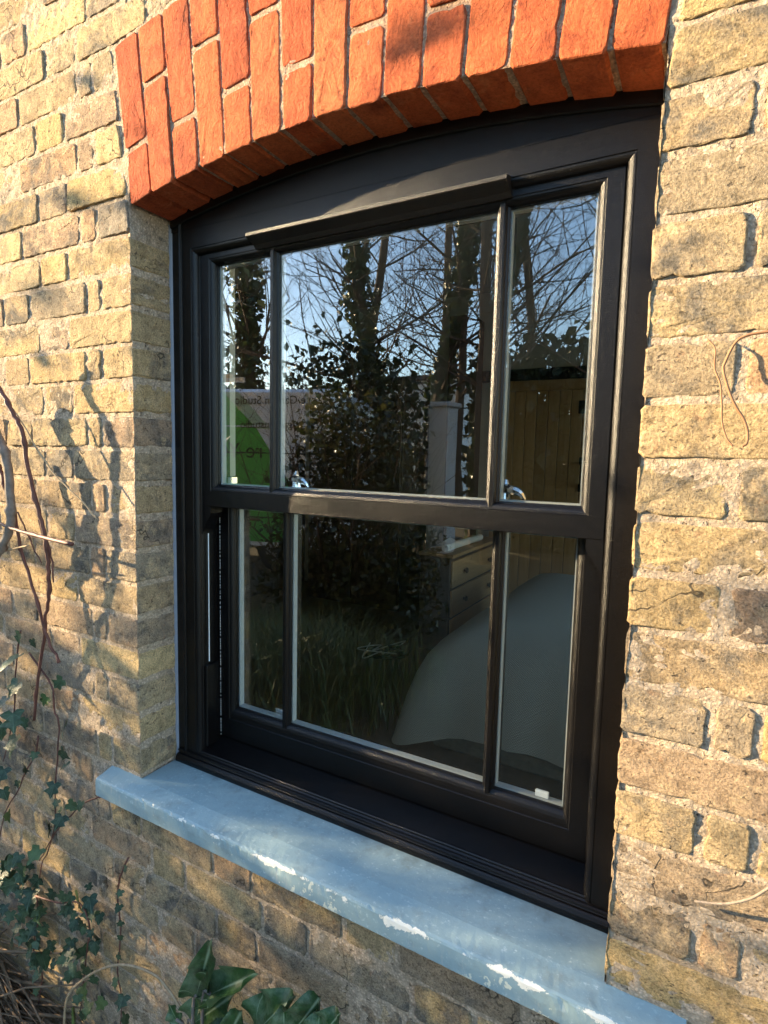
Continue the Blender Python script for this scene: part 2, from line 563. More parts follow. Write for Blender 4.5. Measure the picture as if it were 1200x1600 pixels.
M['tendril'] = mat_simple("dry_tendril", (0.26, 0.135, 0.07), 0.6, 0.25, 80, spec=0.2)
M['grass'] = mat_leaf("garden_grass", [(0.045, 0.085, 0.018), (0.08, 0.13, 0.03), (0.13, 0.15, 0.05)], 0.5)
M['holly'] = mat_leaf("holly_leaves", [(0.030, 0.042, 0.014), (0.055, 0.068, 0.020), (0.10, 0.085, 0.03)], 0.2, 0.3)
M['ivymass'] = mat_leaf("tree_ivy", [(0.032, 0.050, 0.015), (0.055, 0.08, 0.024), (0.10, 0.11, 0.035)], 0.4, 0.3)
M['hedgeleaf'] = mat_leaf("hedge_leaves", [(0.018, 0.032, 0.012), (0.03, 0.05, 0.016), (0.045, 0.06, 0.02)], 0.5)
M['ivy'] = mat_ivy_leaf("ivy_leaf", (0.011, 0.027, 0.012), (0.048, 0.078, 0.032), (0.18, 0.25, 0.16), 0.45)
M['ivy_pale'] = mat_ivy_leaf("ivy_leaf_yellowing", (0.05, 0.085, 0.025), (0.08, 0.11, 0.035), (0.20, 0.25, 0.12), 0.3)
M['arum'] = mat_ivy_leaf("veined_arum_leaf", (0.018, 0.048, 0.013), (0.035, 0.080, 0.020), (0.30, 0.37, 0.22), 0.65)
M['soil'] = mat_simple("garden_soil", (0.10, 0.085, 0.055), 0.95, 0.5, 18, 0.02, 40, 0.1)
M['brown_wall'] = mat_simple("dark_brown_wall_paint", (0.085, 0.06, 0.042), 0.9, 0.1, 4)
M['bounce_gravel'] = mat_simple("pale_bounce_gravel", (0.36, 0.31, 0.24), 0.95, 0.4, 60, 0.01, 90, 0.1)
M['plaster'] = mat_simple("cream_plaster", (0.66, 0.63, 0.55), 0.9, 0.05, 4)
M['carpet'] = mat_simple("brown_carpet", (0.15, 0.125, 0.10), 0.97, 0.35, 200, 0.004, 300, 0.05)
M['pine'] = mat_wood("waxed_pine", (0.46, 0.26, 0.105), (0.58, 0.35, 0.155))
M['pine_h'] = mat_wood("waxed_pine_drawer", (0.36, 0.21, 0.09), (0.48, 0.29, 0.13), (14, 1.2, 14))
M['dark_wood'] = mat_wood("dark_wood", (0.055, 0.036, 0.022), (0.085, 0.055, 0.034))
M['iron'] = mat_simple("black_iron", (0.012, 0.012, 0.012), 0.5, 0.2)
M['weave'] = mat_weave()
M['ticking'] = mat_simple("grey_green_divan_fabric", (0.15, 0.165, 0.14), 0.9, 0.18, 25)
M['paper'] = mat_simple("newsprint", (0.60, 0.57, 0.50), 0.85, 0.12, 60)
M['cable_black'] = mat_simple("black_cable", (0.012, 0.012, 0.013), 0.5, 0.1)
M['cable_white'] = mat_simple("white_cable", (0.65, 0.65, 0.63), 0.45, 0.05)
M['van_white'] = mat_simple("white_van_paint", (0.80, 0.81, 0.82), 0.25, 0.03, 2, Coat_Weight=0.6)
M['van_green'] = mat_simple("bright_green_graphic", (0.11, 0.46, 0.08), 0.3, 0.06, 3, Coat_Weight=0.4)
M['van_light'] = mat_simple("pale_green_graphic", (0.42, 0.55, 0.40), 0.3, 0.05, 3)
M['van_text'] = mat_simple("dark_lettering", (0.02, 0.035, 0.02), 0.4, 0.05)
M['tyre'] = mat_simple("tyre_rubber", (0.02, 0.02, 0.02), 0.85, 0.2)
M['alu'] = mat_simple("brushed_aluminium", (0.5, 0.5, 0.5), 0.35, 0.1, Metallic=1.0)
M['van_glass'] = mat_simple("dark_van_glass", (0.015, 0.018, 0.02), 0.05, 0.05)
M['lamp'] = mat_simple("clear_lamp", (0.55, 0.55, 0.52), 0.15, 0.1)
M['lamp_red'] = mat_simple("red_lamp", (0.45, 0.02, 0.02), 0.2, 0.1)
M['render_white'] = mat_simple("white_render", (0.74, 0.74, 0.72), 0.9, 0.05, 5)
M['roof_tile'] = mat_simple("grey_roof_tile", (0.15, 0.14, 0.14), 0.85, 0.3, 12)

# ------------------------------------------------------------------ ground
def fbm(x, z, seed, scale, octaves=4):
    """cheap value noise on arrays"""
    out = np.zeros_like(x); amp = 1.0; tot = 0
    for o in range(octaves):
        s = scale * (2 ** o)
        xi = np.floor(x * s).astype(np.int64); zi_ = np.floor(z * s).astype(np.int64)
        fx = x * s - xi; fz = z * s - zi_
        fx = fx * fx * (3 - 2 * fx); fz = fz * fz * (3 - 2 * fz)

        def hsh(a, b):
            h = (a * 374761393 + b * 668265263 + (seed + o) * 974634777) & 0x7fffffff
            h = ((h ^ (h >> 13)) * 1274126177) & 0x7fffffff
            h = h ^ (h >> 16)
            return (h & 0xffff) / 65535.0
        v = (hsh(xi, zi_) * (1 - fx) + hsh(xi + 1, zi_) * fx) * (1 - fz) + (hsh(xi, zi_ + 1) * (1 - fx) + hsh(xi + 1, zi_ + 1) * fx) * fz
        out += amp * v; tot += amp; amp *= 0.55
    return out / tot - 0.5


gx = np.concatenate([np.linspace(-150, -9, 12)[:-1], np.linspace(-9, 6, 76), np.linspace(6, 150, 12)[1:]])
gy = np.concatenate([np.linspace(-150, -12, 12)[:-1], np.linspace(-12, 0.06, 70)])
GX, GY = np.meshgrid(gx, gy)
GZ = GROUND + fbm(GX, GY, 3, 1.3) * 0.10
V = np.stack([GX, GY, GZ], -1).reshape(-1, 3)
nx_, ny_ = len(gx), len(gy)
ii = np.arange(nx_ - 1)[None, :] + np.arange(ny_ - 1)[:, None] * nx_
F = np.stack([ii, ii + 1, ii + 1 + nx_, ii + nx_], -1).reshape(-1, 4)
ground = mk_np("ground", V, F, M['soil'], smooth=True)
ground["kind"] = "structure"

PX, PY = np.meshgrid(np.linspace(-3.6, 4.5, 120), np.linspace(-1.15, -0.30, 16))  # unseen pale path, added to bounce light up onto the lower wall
PZ = GROUND + fbm(PX, PY, 3, 1.3) * 0.10 + 0.012 + fbm(PX, PY, 8, 25) * 0.012
ii = np.arange(119)[None, :] + np.arange(15)[:, None] * 120
path = mk_np("path", np.stack([PX, PY, PZ], -1).reshape(-1, 3), np.stack([ii, ii + 1, ii + 121, ii + 120], -1).reshape(-1, 4), M['bounce_gravel'], smooth=True)
path["kind"] = "structure"

# ------------------------------------------------------------------ brick wall with segmental arch
G = 0.075          # course gauge
SPR, RISE, AH, SK = 1.258, 0.047, 0.315, 0.13


def zin(x):
    return SPR + RISE * (1 - ((x - 0.5) / 0.5) ** 2)


def skew(x, h):
    """point at height h up the radial joint that starts at intrados x"""
    return x + SK * (x - 0.5) / 0.5 * h, zin(x) + h * (1 - 0.004 * abs(x - .5))


def zext(x):
    xi = (x + SK * AH * 2 * 0.5) / (1 + SK * AH * 2)
    return zin(max(0, min(1, xi))) + AH


def clip_poly(P, a, b, c):
    """keep a*x+b*z<=c"""
    out = []
    for i in range(len(P)):
        p, q = P[i], P[(i + 1) % len(P)]
        dp = a * p[0] + b * p[1] - c; dq = a * q[0] + b * q[1] - c
        if dp <= 0:
            out.append(p)
        if dp * dq < 0:
            t = dp / (dp - dq)
            out.append((p[0] + (q[0] - p[0]) * t, p[1] + (q[1] - p[1]) * t))
    return out


def area(P):
    return 0.5 * sum(P[i][0] * P[(i + 1) % len(P)][1] - P[(i + 1) % len(P)][0] * P[i][1] for i in range(len(P)))


def brick_geo(P, depth, R, step=0.013, rough=1.0, keep=None):
    """weathered brick: outline P (x,z) counter-clockwise seen from outside, face at y=0"""
    cx = sum(p[0] for p in P) / len(P); cz = sum(p[1] for p in P) / len(P)
    hx = max(abs(p[0] - cx) for p in P); hz = max(abs(p[1] - cz) for p in P)
    out = []
    n = len(P)
    for i in range(n):
        a, b = P[i], P[(i + 1) % n]
        L = math.hypot(b[0] - a[0], b[1] - a[1])
        k = max(1, int(round(L / step)))
        c0 = min(0.004 + 0.003 * R.random(), L * 0.2) / L
        ts = [c0] + [(j + 0.3 * (R.random() - .5)) / k for j in range(1, k)] + [1 - c0]
        nxn, nzn = (b[1] - a[1]) / L, -(b[0] - a[0]) / L     # outward
        for t in ts:
            j = R.gauss(0, 0.00045) * rough
            if R.random() < 0.09:
                j -= 0.0050 * R.random() ** 1.5 * rough
            x = a[0] + (b[0] - a[0]) * t + nxn * j; z = a[1] + (b[1] - a[1]) * t + nzn * j
            out.append((x, z))
    N = len(out)
    vs = []
    ty = R.gauss(0, 0.0009) * rough; tz = R.gauss(0, 0.0010) * rough; oy = R.gauss(0, 0.0012) * rough

    def yy(x, z):
        return oy + ty * (x - cx) / max(hx, .02) + tz * (z - cz) / max(hz, .02)

    def ring(i1, dy, jit):
        sx = max(0.35, 1 - i1 / max(hx, .01)); sz = max(0.30, 1 - i1 / max(hz, .01))
        for x, z in out:
            x2, z2 = cx + (x - cx) * sx, cz + (z - cz) * sz
            vs.append((x2, yy(x2, z2) + dy + R.gauss(0, jit) * rough, z2))
    for x, z in out:
        vs.append((x, depth, z))
    ring(0.0, 0.009, 0.0)
    ring(0.0, 0.0016, 0.0005)
    ring(0.0011, 0.0001, 0.0005)
    ring(0.0036, 0.0, 0.0006)
    ring(0.013, -0.0001, 0.0006)
    vs.append((cx, yy(cx, cz) - 0.0007, cz))
    fs = []
    for r in range(5):
        for i in range(N):
            j = (i + 1) % N
            fs.append((r * N + i, r * N + j, (r + 1) * N + j, (r + 1) * N + i))
    for i in range(N):
        fs.append((5 * N + i, 5 * N + (i + 1) % N, 6 * N))
    return vs, fs


def crisp(o, nv):
    """flat side and arris faces, smooth front"""
    n = (nv - 1) // 6
    me = o.data
    me.polygons.foreach_set("use_smooth", [i >= 3 * n for i in range(len(me.polygons))])


brick_list = []      # (poly, depth)
RB = random.Random(21)


def units(kind):
    return {'S': 0.215, 'H': 0.1025, 'C': 0.046}[kind]


def row_out(x_start, sgn, first, limit):
    """bricks from a corner outwards"""
    res = []
    x = x_start; i = 0
    seq = (['H', 'C'] if first == 'H' else ['S', 'H'])
    while abs(x - x_start) < limit:
        k = seq[i] if i < 2 else ('S' if (i - 2) % 2 == 0 else 'H')
        w = units(k) + RB.gauss(0, 0.003)
        j = 0.009 + RB.random() * 0.003
        a, b = (x, x + sgn * w)
        res.append((min(a, b), max(a, b), i == 0))
        x = x + sgn * (w + j); i += 1
    return res


XL, XR = 1.35, 1.0
for k in range(-13, 30):
    z0 = k * G + 0.0055 + RB.gauss(0, 0.0008); z1 = (k + 1) * G - 0.0045 + RB.gauss(0, 0.0008)
    corner_row = k >= 0 and z0 < SPR + AH - 0.02
    bricks = []
    if corner_row:
        bricks += row_out(0.0, -1, 'H' if k % 2 == 0 else 'S', XL)
        bricks += row_out(1.0, 1, 'S' if k % 2 == 0 else 'H', XR)
    else:
        x = -XL - 0.3375 + (-0.1125 if k % 2 == 0 else 0.056) + (XL % 0.3375) - 0.0
        x = -4 * 0.3375 - (0.1125 if k % 2 == 0 else -0.056)
        i = 0
        while x < 1 + XR:
            w = units('H' if i % 2 == 0 else 'S') + RB.gauss(0, 0.003)
            bricks.append((x, x + w, False)); x += w + 0.010 + RB.gauss(0, 0.001); i += 1
    for a, b, quoin in bricks:
        P = [(a, z0), (b, z0), (b, z1), (a, z1)]
        if z1 > SPR and z0 < SPR + AH + 0.09:      # beside / above the arch
            if corner_row:
                if b < 0.5:
                    P = clip_poly(P, 1.0, SK, -0.010 + SK * SPR)
                else:
                    P = clip_poly(P, -1.0, SK, -1.010 + SK * SPR)
            if P and z1 > SPR + AH - 0.06 and not corner_row:
                xm = max(-0.04, min(1.04, (a + b) / 2))
                sl = (zext(xm + .01) - zext(xm - .01)) / .02
                if a < 1.05 and b > -0.05:
                    P = clip_poly(P, sl, -1.0, -(zext(xm) + 0.008 - sl * xm))
        if k == -1 and b > -0.005 and a < 1.005:
            P = clip_poly(P, 0, 1, -0.055)
        if len(P) < 3 or area(P) < 0.0004:
            continue
        q = quoin and z0 < SPR
        brick_list.append((P, 0.128 if q else 0.045, k, (a + b) / 2))

wall = empty("brick_wall", (0.5, 0.0, GROUND))
tag(wall, "weathered buff brick house wall with a red brick arch over the window", "wall")
seen, rest = [], []
for P, d, k, xm in brick_list:
    pts = [to_px(x, 0, z) for x, z in P]
    vis = any(p and -40 < p[0] < 1240 and -40 < p[1] < 1640 for p in pts)
    (seen if vis else rest).append((P, d))
seen.sort(key=lambda t: -area(t[0]))
rest += seen[296:]
seen = seen[:296]
for P, d in seen:
    vs, fs = brick_geo(P, d, RB)
    cx = sum(p[0] for p in P) / len(P); cz = sum(p[1] for p in P) / len(P)
    o = mk("brick", [(x - cx, y, z - cz) for x, y, z in vs], fs, M['brick'], None, True)
    crisp(o, len(vs))
    o.location = (cx, 0, cz)
    adopt(o, wall)
mb = MB()
for P, d in rest:
    vs, fs = brick_geo(P, d, RB, 0.06)
    mb.add(vs, fs)
o = mb.build("outer_brickwork", M['brick'], None, True); adopt(o, wall); o["kind"] = "stuff"
print("bricks seen", len(seen), "rest", len(rest))

# arch: fifteen voussoirs, stretcher over header and header over stretcher by turns
NV = 15
for i in range(NV):
    gap = 0.0026
    xa, xb = i / NV, (i + 1) / NV
    split = (0.104 if i % 2 == 0 else 0.205) + RB.gauss(0, 0.006)
    for (h0, h1) in ((0.0, split - 0.005), (split + 0.005, AH)):
        a0 = skew(xa, h0); a1 = skew(xa, h1); b0 = skew(xb, h0); b1 = skew(xb, h1)
        e = RB.gauss(0, 0.0015) if h0 == 0 else 0
        P = [(a0[0] + gap, a0[1] + e), (b0[0] - gap, b0[1] + e), (b1[0] - gap, b1[1]), (a1[0] + gap, a1[1])]
        vs, fs = brick_geo(P, 0.118, RB, 0.014, 0.75)
        cx = sum(p[0] for p in P) / 4; cz = sum(p[1] for p in P) / 4
        o = mk("arch_brick", [(x - cx, y, z - cz) for x, y, z in vs], fs, M['red'], None, True)
        crisp(o, len(vs))
        o.location = (cx, 0, cz)
        adopt(o, wall)


def sheet(U, W, fn):
    """grid over u,w -> fn gives (x,y,z) arrays"""
    UU, WW = np.meshgrid(U, W)
    x, y, z = fn(UU, WW)
    V = np.stack([x, y, z], -1).reshape(-1, 3)
    n = len(U)
    ii = np.arange(n - 1)[None, :] + np.arange(len(W) - 1)[:, None] * n
    F = np.stack([ii, ii + 1, ii + 1 + n, ii + n], -1).reshape(-1, 4)
    return V, F


def join(parts):
    Vs, Fs, b = [], [], 0
    for V, F in parts:
        Vs.append(V); Fs.append(F + b); b += len(V)
    return np.concatenate(Vs), np.concatenate(Fs)


def mort_y(x, z):
    return 0.0021 + fbm(x, z, 5, 70, 3) * 0.0050 + fbm(x, z, 9, 9, 2) * 0.0030


ST = 0.0052
ar = lambda a, b, s=ST: np.linspace(a, b, max(2, int(round((b - a) / s)) + 1))
flat = lambda U, W: (U, mort_y(U, W), W)
ztop = 2.0
parts = [sheet(ar(-0.80, -0.003), ar(-0.90, ztop), flat), sheet(ar(1.003, 1.32), ar(-0.90, ztop), flat),
         sheet(ar(-0.003, 1.003), ar(-0.90, -0.03), flat),
         sheet(ar(-0.003, 1.003), ar(0, 1), lambda U, W: (U, mort_y(U, W + 3), (np.vectorize(zext)(U) - .004) * (1 - W) + ztop * W)),
         sheet(ar(-0.003, 0.125), ar(-0.04, 1.28), lambda U, W: (-0.003 - fbm(U, W, 17, 60, 3) * 0.007, U + 0.003, W)),
         sheet(ar(-0.003, 0.125), ar(-0.04, 1.28), lambda U, W: (1.003 + fbm(U, W, 18, 60, 3) * 0.007, U + 0.003, W)),
         sheet(ar(-1.5, -0.80, .1), ar(-0.90, 2.2, .1), lambda U, W: (U, 0.006 + 0 * U, W)),
         sheet(ar(1.32, 2.1, .1), ar(-0.90, 2.2, .1), lambda U, W: (U, 0.006 + 0 * U, W)),
         sheet(ar(-0.8, 1.32, .1), ar(ztop, 2.2, .1), lambda U, W: (U, 0.006 + 0 * U, W))]
V, F = join(parts)
o = mk_np("mortar", V, F, M['mortar'], smooth=True); adopt(o, wall)
zinv = np.vectorize(zin)
parts = [sheet(ar(0, 1, 0.004), ar(0, 1, 0.014), lambda U, W: (U + SK * (U - .5) * 2 * AH * W, 0.0029 + fbm(U, W, 31, 55, 3) * 0.0026, zinv(U) + 0.003 + (AH - 0.002) * W)),
         sheet(ar(0, 1, 0.004), ar(0, 0.12), lambda U, W: (U, W + 0.002, zinv(U) + 0.0045 + fbm(U, W, 33, 55, 3) * 0.004))]
V, F = join(parts)
o = mk_np("arch_mortar", V, F, M['mortar_red'], smooth=True); adopt(o, wall)
# the wall's inner leaf (plastered inside)
IW = 0.30
inner = MB()
inner.box(-3.2, 0.004, 0.113, IW, -0.9, 2.4).box(0.996, 3.2, 0.1131, IW, -0.9, 2.4)
inner.box(0.004, 0.996, 0.14, IW, 1.24, 2.4).box(0.004, 0.996, 0.1132, IW, -0.9, -0.03)
il = inner.build("inner_leaf", M['plaster']); adopt(il, wall)
# rest of the outer wall, out of frame
ow = MB().box(-9.0, -1.32, 0.008, 0.112, -1.2, 5.2).box(1.95, 9.0, 0.008, 0.112, -1.2, 5.2).box(-1.32, 1.95, 0.0085, 0.112, 2.18, 5.2)
adopt(ow.build("outer_wall_core", M['brick']), wall)

# ------------------------------------------------------------------ painted stone sill
sl = []
NSX = 150
prof = [(0.112, 0.004), (0.0, -0.0015), (-0.030, -0.0075), (-0.0395, -0.0095), (-0.0432, -0.0115), (-0.0448, -0.0150), (-0.0455, -0.030), (-0.0450, -0.0500), (-0.043, -0.0525), (0.0, -0.0530)]
vs, fs = [], []
RS = random.Random(5)
xs = [-0.106 + 1.212 * i / NSX for i in range(NSX + 1)]
xs[0] = -0.106; xs.insert(1, -0.1035); xs.insert(len(xs) - 1, 1.1035)
for i, x in enumerate(xs):
    endc = 0.0025 if i in (0, len(xs) - 1) else 0.0
    for j, (y, z) in enumerate(prof):
        if (x < -0.0005 or x > 1.0005) and y > 0.004:
            y, z = 0.004, -0.0015
        jy = RS.gauss(0, 0.0002) if 2 <= j <= 8 else 0
        jz = RS.gauss(0, 0.0002) if 2 <= j <= 8 else 0
        if j in (4, 5) and RS.random() < 0.08:
            jy += 0.0015; jz -= 0.001
        vs.append((x, y + jy + endc * (1 if y < -.03 else 0), z + jz + endc * (-1 if j < 6 else 1) * (1 if 1 < j else 0)))
n = len(prof)
for i in range(len(xs) - 1):
    for j in range(n - 1):
        fs.append((i * n + j, i * n + j + 1, (i + 1) * n + j + 1, (i + 1) * n + j))
fs.append(tuple(range(n))[::-1]); fs.append(tuple((len(xs) - 1) * n + j for j in range(n)))
o = mk("window_sill", vs, fs, M['sill'])
tag(o, "pale blue painted window sill with flaking white edge under the black window", "window sill")

# ------------------------------------------------------------------ sash window
win = empty("sash_window", (0.5135, 0.1025, -0.012))
tag(win, "black brown sliding sash window with six panes in the arched brick opening", "window")
Y0, Y1, YG1, Y2, YG2 = 0.1025, 0.1155, 0.1310, 0.1620, 0.1775
XA, XB = 0.065, 0.962          # opening of the outer frame at its face
ZH = 1.190


def quarter(x0, x1, z0, z1, y0, d, dy, n=5, convex=True, zb=None):
    """ovolo moulding loops going inward by d and back by dy"""
    out = []
    for i in range(n + 1):
        a = math.pi / 2 * i / n
        u, v = (math.sin(a), 1 - math.cos(a)) if convex else (1 - math.cos(a), math.sin(a))
        out.append((x0 + d * u, x1 - d * u, z0 + d * u * (1 if zb is None else zb), z1 - d * u, y0 + dy * v))
    return out


# outer frame: jamb faces, ovolo, and the track behind
f = MB()
f.loops([(0.037, 0.9995, -0.005, 1.236, 0.20), (0.037, 0.9995, -0.005, 1.236, Y0), (XA - .002, XB + .002, 0.02, ZH + .002, Y0), (XA - .001, XB + .001, 0.02, ZH + .001, Y0 + .0018), (XA, XB, 0.02, ZH, Y0 + .0018)]
        + quarter(XA, XB, 0.02, ZH, Y0 + 0.0005, 0.0115, 0.0115, 6, True, 0.0)[0:]
        + [(XA + 0.0125, XB - 0.0125, 0.02, ZH - 0.0125, Y1 + 0.001), (XA + 0.0125, XB - 0.0125, 0.02, ZH - 0.0125, 0.205)])
adopt(f.build("outer_frame", M['foil']), win)
# frame extender against the left reveal, with its raised rib
e = MB().prism_z([(0.0025, 0.2), (0.0025, Y0 + .001), (0.0275, Y0 + 0.0005), (0.029, Y0 - 0.0035), (0.0315, Y0 - 0.0048), (0.034, Y0 - 0.0035), (0.0355, Y0 + .0006), (0.0365, Y0 + .0006), (0.0365, 0.2)][::-1], -0.005, 1.262)
adopt(e.build("jamb_extender", M['foil']), win)
e = MB().prism_z([(-0.001, 0.112), (-0.001, 0.0985), (0.0028, 0.1002), (0.0052, 0.1030), (0.0052, 0.112)][::-1], -0.002, 1.25)
adopt(e.build("sealant_bead", M['sealant']), win)
# arched head panel and its planted arched strip
NA = 40
vs, fs = [], []
for i in range(NA + 1):
    x = 0.004 + 0.994 * i / NA
    vs += [(x, Y0 - 0.0008, 1.233), (x, Y0 - 0.0008, zin(x) + 0.03), (x, Y0 + 0.04, zin(x) + 0.03), (x, Y0 + .04, 1.233)]
for i in range(NA):
    for k in range(4):
        fs.append((4 * i + k, 4 * i + (k + 1) % 4, 4 * i + 4 + (k + 1) % 4, 4 * i + 4 + k))
adopt(mk("frame_head", vs, [q[::-1] for q in fs], M['foil']), win)
vs, fs = [], []
for i in range(NA + 1):
    x = 0.006 + 0.988 * i / NA
    zl = zin(x) - 0.018
    vs += [(x, Y0 - 0.0058, zin(x) + 0.02), (x, Y0 - 0.0058, zl + .002), (x, Y0 - 0.0042, zl), (x, Y0 - 0.0002, zl)]
for i in range(NA):
    for k in range(3):
        fs.append((4 * i + k, 4 * i + k + 1, 4 * i + 5 + k, 4 * i + 4 + k))
adopt(mk("arched_head_strip", vs, fs, M['foil']), win)
# cill: sloping top, bead, cove and rolled nose
pr = [(0.21, 0.066), (0.1655, 0.0545), (0.1115, 0.0375), (0.1085, 0.0372), (0.1068, 0.0352), (0.1062, 0.0325), (0.1035, 0.0305), (0.0995, 0.0300), (0.0968, 0.0285), (0.0960, 0.0262), (0.0980, 0.0242), (0.0995, 0.0226)]
for i in range(9):
    a = math.pi * 0.94 * i / 8
    pr.append((0.0985 - 0.0105 * math.sin(a), 0.0075 + 0.0135 * math.cos(a)))
pr += [(0.0995, -0.0095), (0.0985, -0.012), (0.21, -0.012)]
cl = MB().prism_x(pr, 0.0095, 0.9985)
adopt(cl.build("frame_cill", M['foil']), win)


def sash(name, yf, yg, zo0, zo1, zf0, zf1, zg0, zg1, xf=0.0265):
    """one welded sash: outer rectangle, face, ovolo to the glazing line"""
    xo0, xo1 = XA + 0.0135, XB - 0.0135
    xi0, xi1 = xo0 + xf, xo1 - xf
    d = 0.0115
    b = MB()
    ov = []
    for i in range(7):
        a = math.pi / 2 * i / 6
        u, v = math.sin(a), 1 - math.cos(a)
        ov.append((xi0 + d * u, xi1 - d * u, zf0 + (zg0 - zf0 - .0015) * u, zf1 - (zf1 - zg1 - .0015) * u, yf + 0.0016 + (yg - yf - .0016) * 0.86 * v))
    last = ov[-1]
    b.loops([(xo0, xo1, zo0, zo1, yf + 0.042), (xo0, xo1, zo0, zo1, yf + .001), (xo0 + .001, xo1 - .001, zo0 + .001, zo1 - .001, yf), (xi0 - .0012, xi1 + .0012, zf0 - .0012, zf1 + .0012, yf), (xi0, xi1, zf0, zf1, yf + .0016)]
            + ov + [(last[0] + .0015, last[1] - .0015, zg0, zg1, last[4] + .0004), (last[0] + .0015, last[1] - .0015, zg0, zg1, yg + .001), (last[0] - .004, last[1] + .004, zg0 - .004, zg1 + .004, yg + .001),
                    (last[0] - .004, last[1] + .004, zg0 - .004, zg1 + .004, yg + .005), (last[0] + .001, last[1] - .001, zg0, zg1, yg + .022), (last[0] + .001, last[1] - .001, zg0, zg1, yf + .042), (xo0, xo1, zo0, zo1, yf + .042)])
    o = b.build(name, M['foil']); adopt(o, win)
    gx0, gx1 = last[0] + .0015, last[1] - .0015
    # glazing bars
    bars = (0.2795, 0.7625)
    for bx in bars:
        w = 0.0115
        prf = [(bx - w, yg + .0005), (bx - w, yg - .003), (bx - w + .0015, yg - .0045), (bx - .0075, yg - .0058), (bx - .0055, yg - .0095), (bx - .0045, yg - .0125), (bx - .003, yg - .0135),
               (bx + .003, yg - .0135), (bx + .0045, yg - .0125), (bx + .0055, yg - .0095), (bx + .0075, yg - .0058), (bx + w - .0015, yg - .0045), (bx + w, yg - .003), (bx + w, yg + .0005)]
        br = MB().prism_z(prf[::-1], zg0 - 0.010, zg1 + 0.006).build("glazing_bar", M['foil'])
        br.parent = o
        bi = MB().box(bx - .011, bx + .011, yg + .0046, yg + .036, zg0, zg1, .002).build("inner_glazing_bar", M['foil'])
        bi.parent = o
    edges = [(gx0 - .003, bars[0] - .006), (bars[0] + .006, bars[1] - .006), (bars[1] + .006, gx1 + .003)]
    for a, c in edges:
        p = MB().box(a, c, yg + .0012, yg + .0042, zg0 - .003, zg1 + .003).build("glass_pane", M['glass'])
        p.parent = o
        sp = MB().loops([(a + .002, c - .002, zg0 - .001, zg1 + .001, yg + .0046), (a + .0062, c - .0062, zg0 + .0024, zg1 - .0024, yg + .0046), (a + .0062, c - .0062, zg0 + .0024, zg1 - .0024, yg + .018), (a + .002, c - .002, zg0 - .001, zg1 + .001, yg + .018), (a + .002, c - .002, zg0 - .001, zg1 + .001, yg + .0046)])
        q = sp.build("spacer_bar", M['spacer']); q.parent = o
    return o


up = sash("upper_sash", Y1, YG1, 0.6255, 1.1890, 0.6625, 1.1670, 0.6760, 1.1550)
lo = sash("lower_sash", Y2, YG2, 0.0565, 0.6640, 0.1060, 0.6300, 0.1330, 0.6180, 0.036)
# decorative run-through horns under the meeting rail
for xo0, xo1, s in ((XA + 0.0135, XA + 0.0135 + 0.0265, 1), (XB - 0.0135, XB - 0.0135 - 0.0265, -1)):
    pts = [(xo0, 0.6255), (xo0, 0.560)]
    for i in range(13):
        t = i / 12
        pts.append((xo0 + s * (0.002 + (0.0245) * (0.5 - 0.5 * math.cos(math.pi * t)) * (0.35 + .65 * t)), 0.560 + 0.050 * t))
    pts += [(xo1, 0.612), (xo1, 0.6255)]
    if s < 0:
        pts = pts[::-1]
    h = MB().prism_y(pts[::-1] if s > 0 else pts[::-1], Y1, Y1 + 0.036).build("sash_horn", M['foil'])
    h.parent = up
# trickle vent hood on the top rail
tv = MB().prism_x([(Y1 + .001, 1.198), (0.0840, 1.1890), (0.0815, 1.1878), (0.0812, 1.1820), (0.0835, 1.1802), (0.1050, 1.1720), (0.1120, 1.1655), (Y1 + .001, 1.1655)], 0.2420, 0.7790)
o = tv.build("trickle_vent_hood", M['dusty_foil']); o.parent = up
# sash catches on the inner face of the meeting rail
for cx_, hand in ((0.305, -1), (0.770, 1)):
    mb = MB()
    z = 0.668
    mb.box(cx_ - .026, cx_ + .026, YG1 + .024, YG1 + .052, z - .004, z + .006, .002)
    mb.tube([(cx_, YG1 + .038, z + .004), (cx_, YG1 + .038, z + .022)], [.012, .009], 10)
    mb.tube(smooth_path([(cx_ - .012, YG1 + .036, z + .024), (cx_ + .008, YG1 + .033, z + .027), (cx_ + .030, YG1 + .030, z + .022), (cx_ + .040, YG1 + .030, z + .010)], 4), [.006, .0075, .008, .008, .008, .008, .008, .008, .007, .006, .005, .004, .003], 8)
    mb.tube([(cx_ + .004, YG1 + .036, z + .024), (cx_ + .004, YG1 + .036, z + .036), (cx_ + .004, YG1 + .036, z + .044)], [.004, .0065, .003], 8)
    o = mb.build("sash_catch", M['chrome'], smooth=False); o.parent = up
# small white tags and a restrictor on the lower rail
o = MB().box(0.848, 0.872, YG2 + .006, YG2 + .012, 0.136, 0.148, .001).build("white_tag", M['white_plastic']); o.parent = lo
o = MB().box(0.226, 0.262, YG2 + .02, YG2 + .045, 0.128, 0.146, .002).build("sash_lift", M['chrome']); o.parent = lo
o = MB().box(0.118, 0.135, YG1 + .02, YG1 + .04, 0.676, 0.694, .002).build("restrictor", M['chrome']); o.parent = up
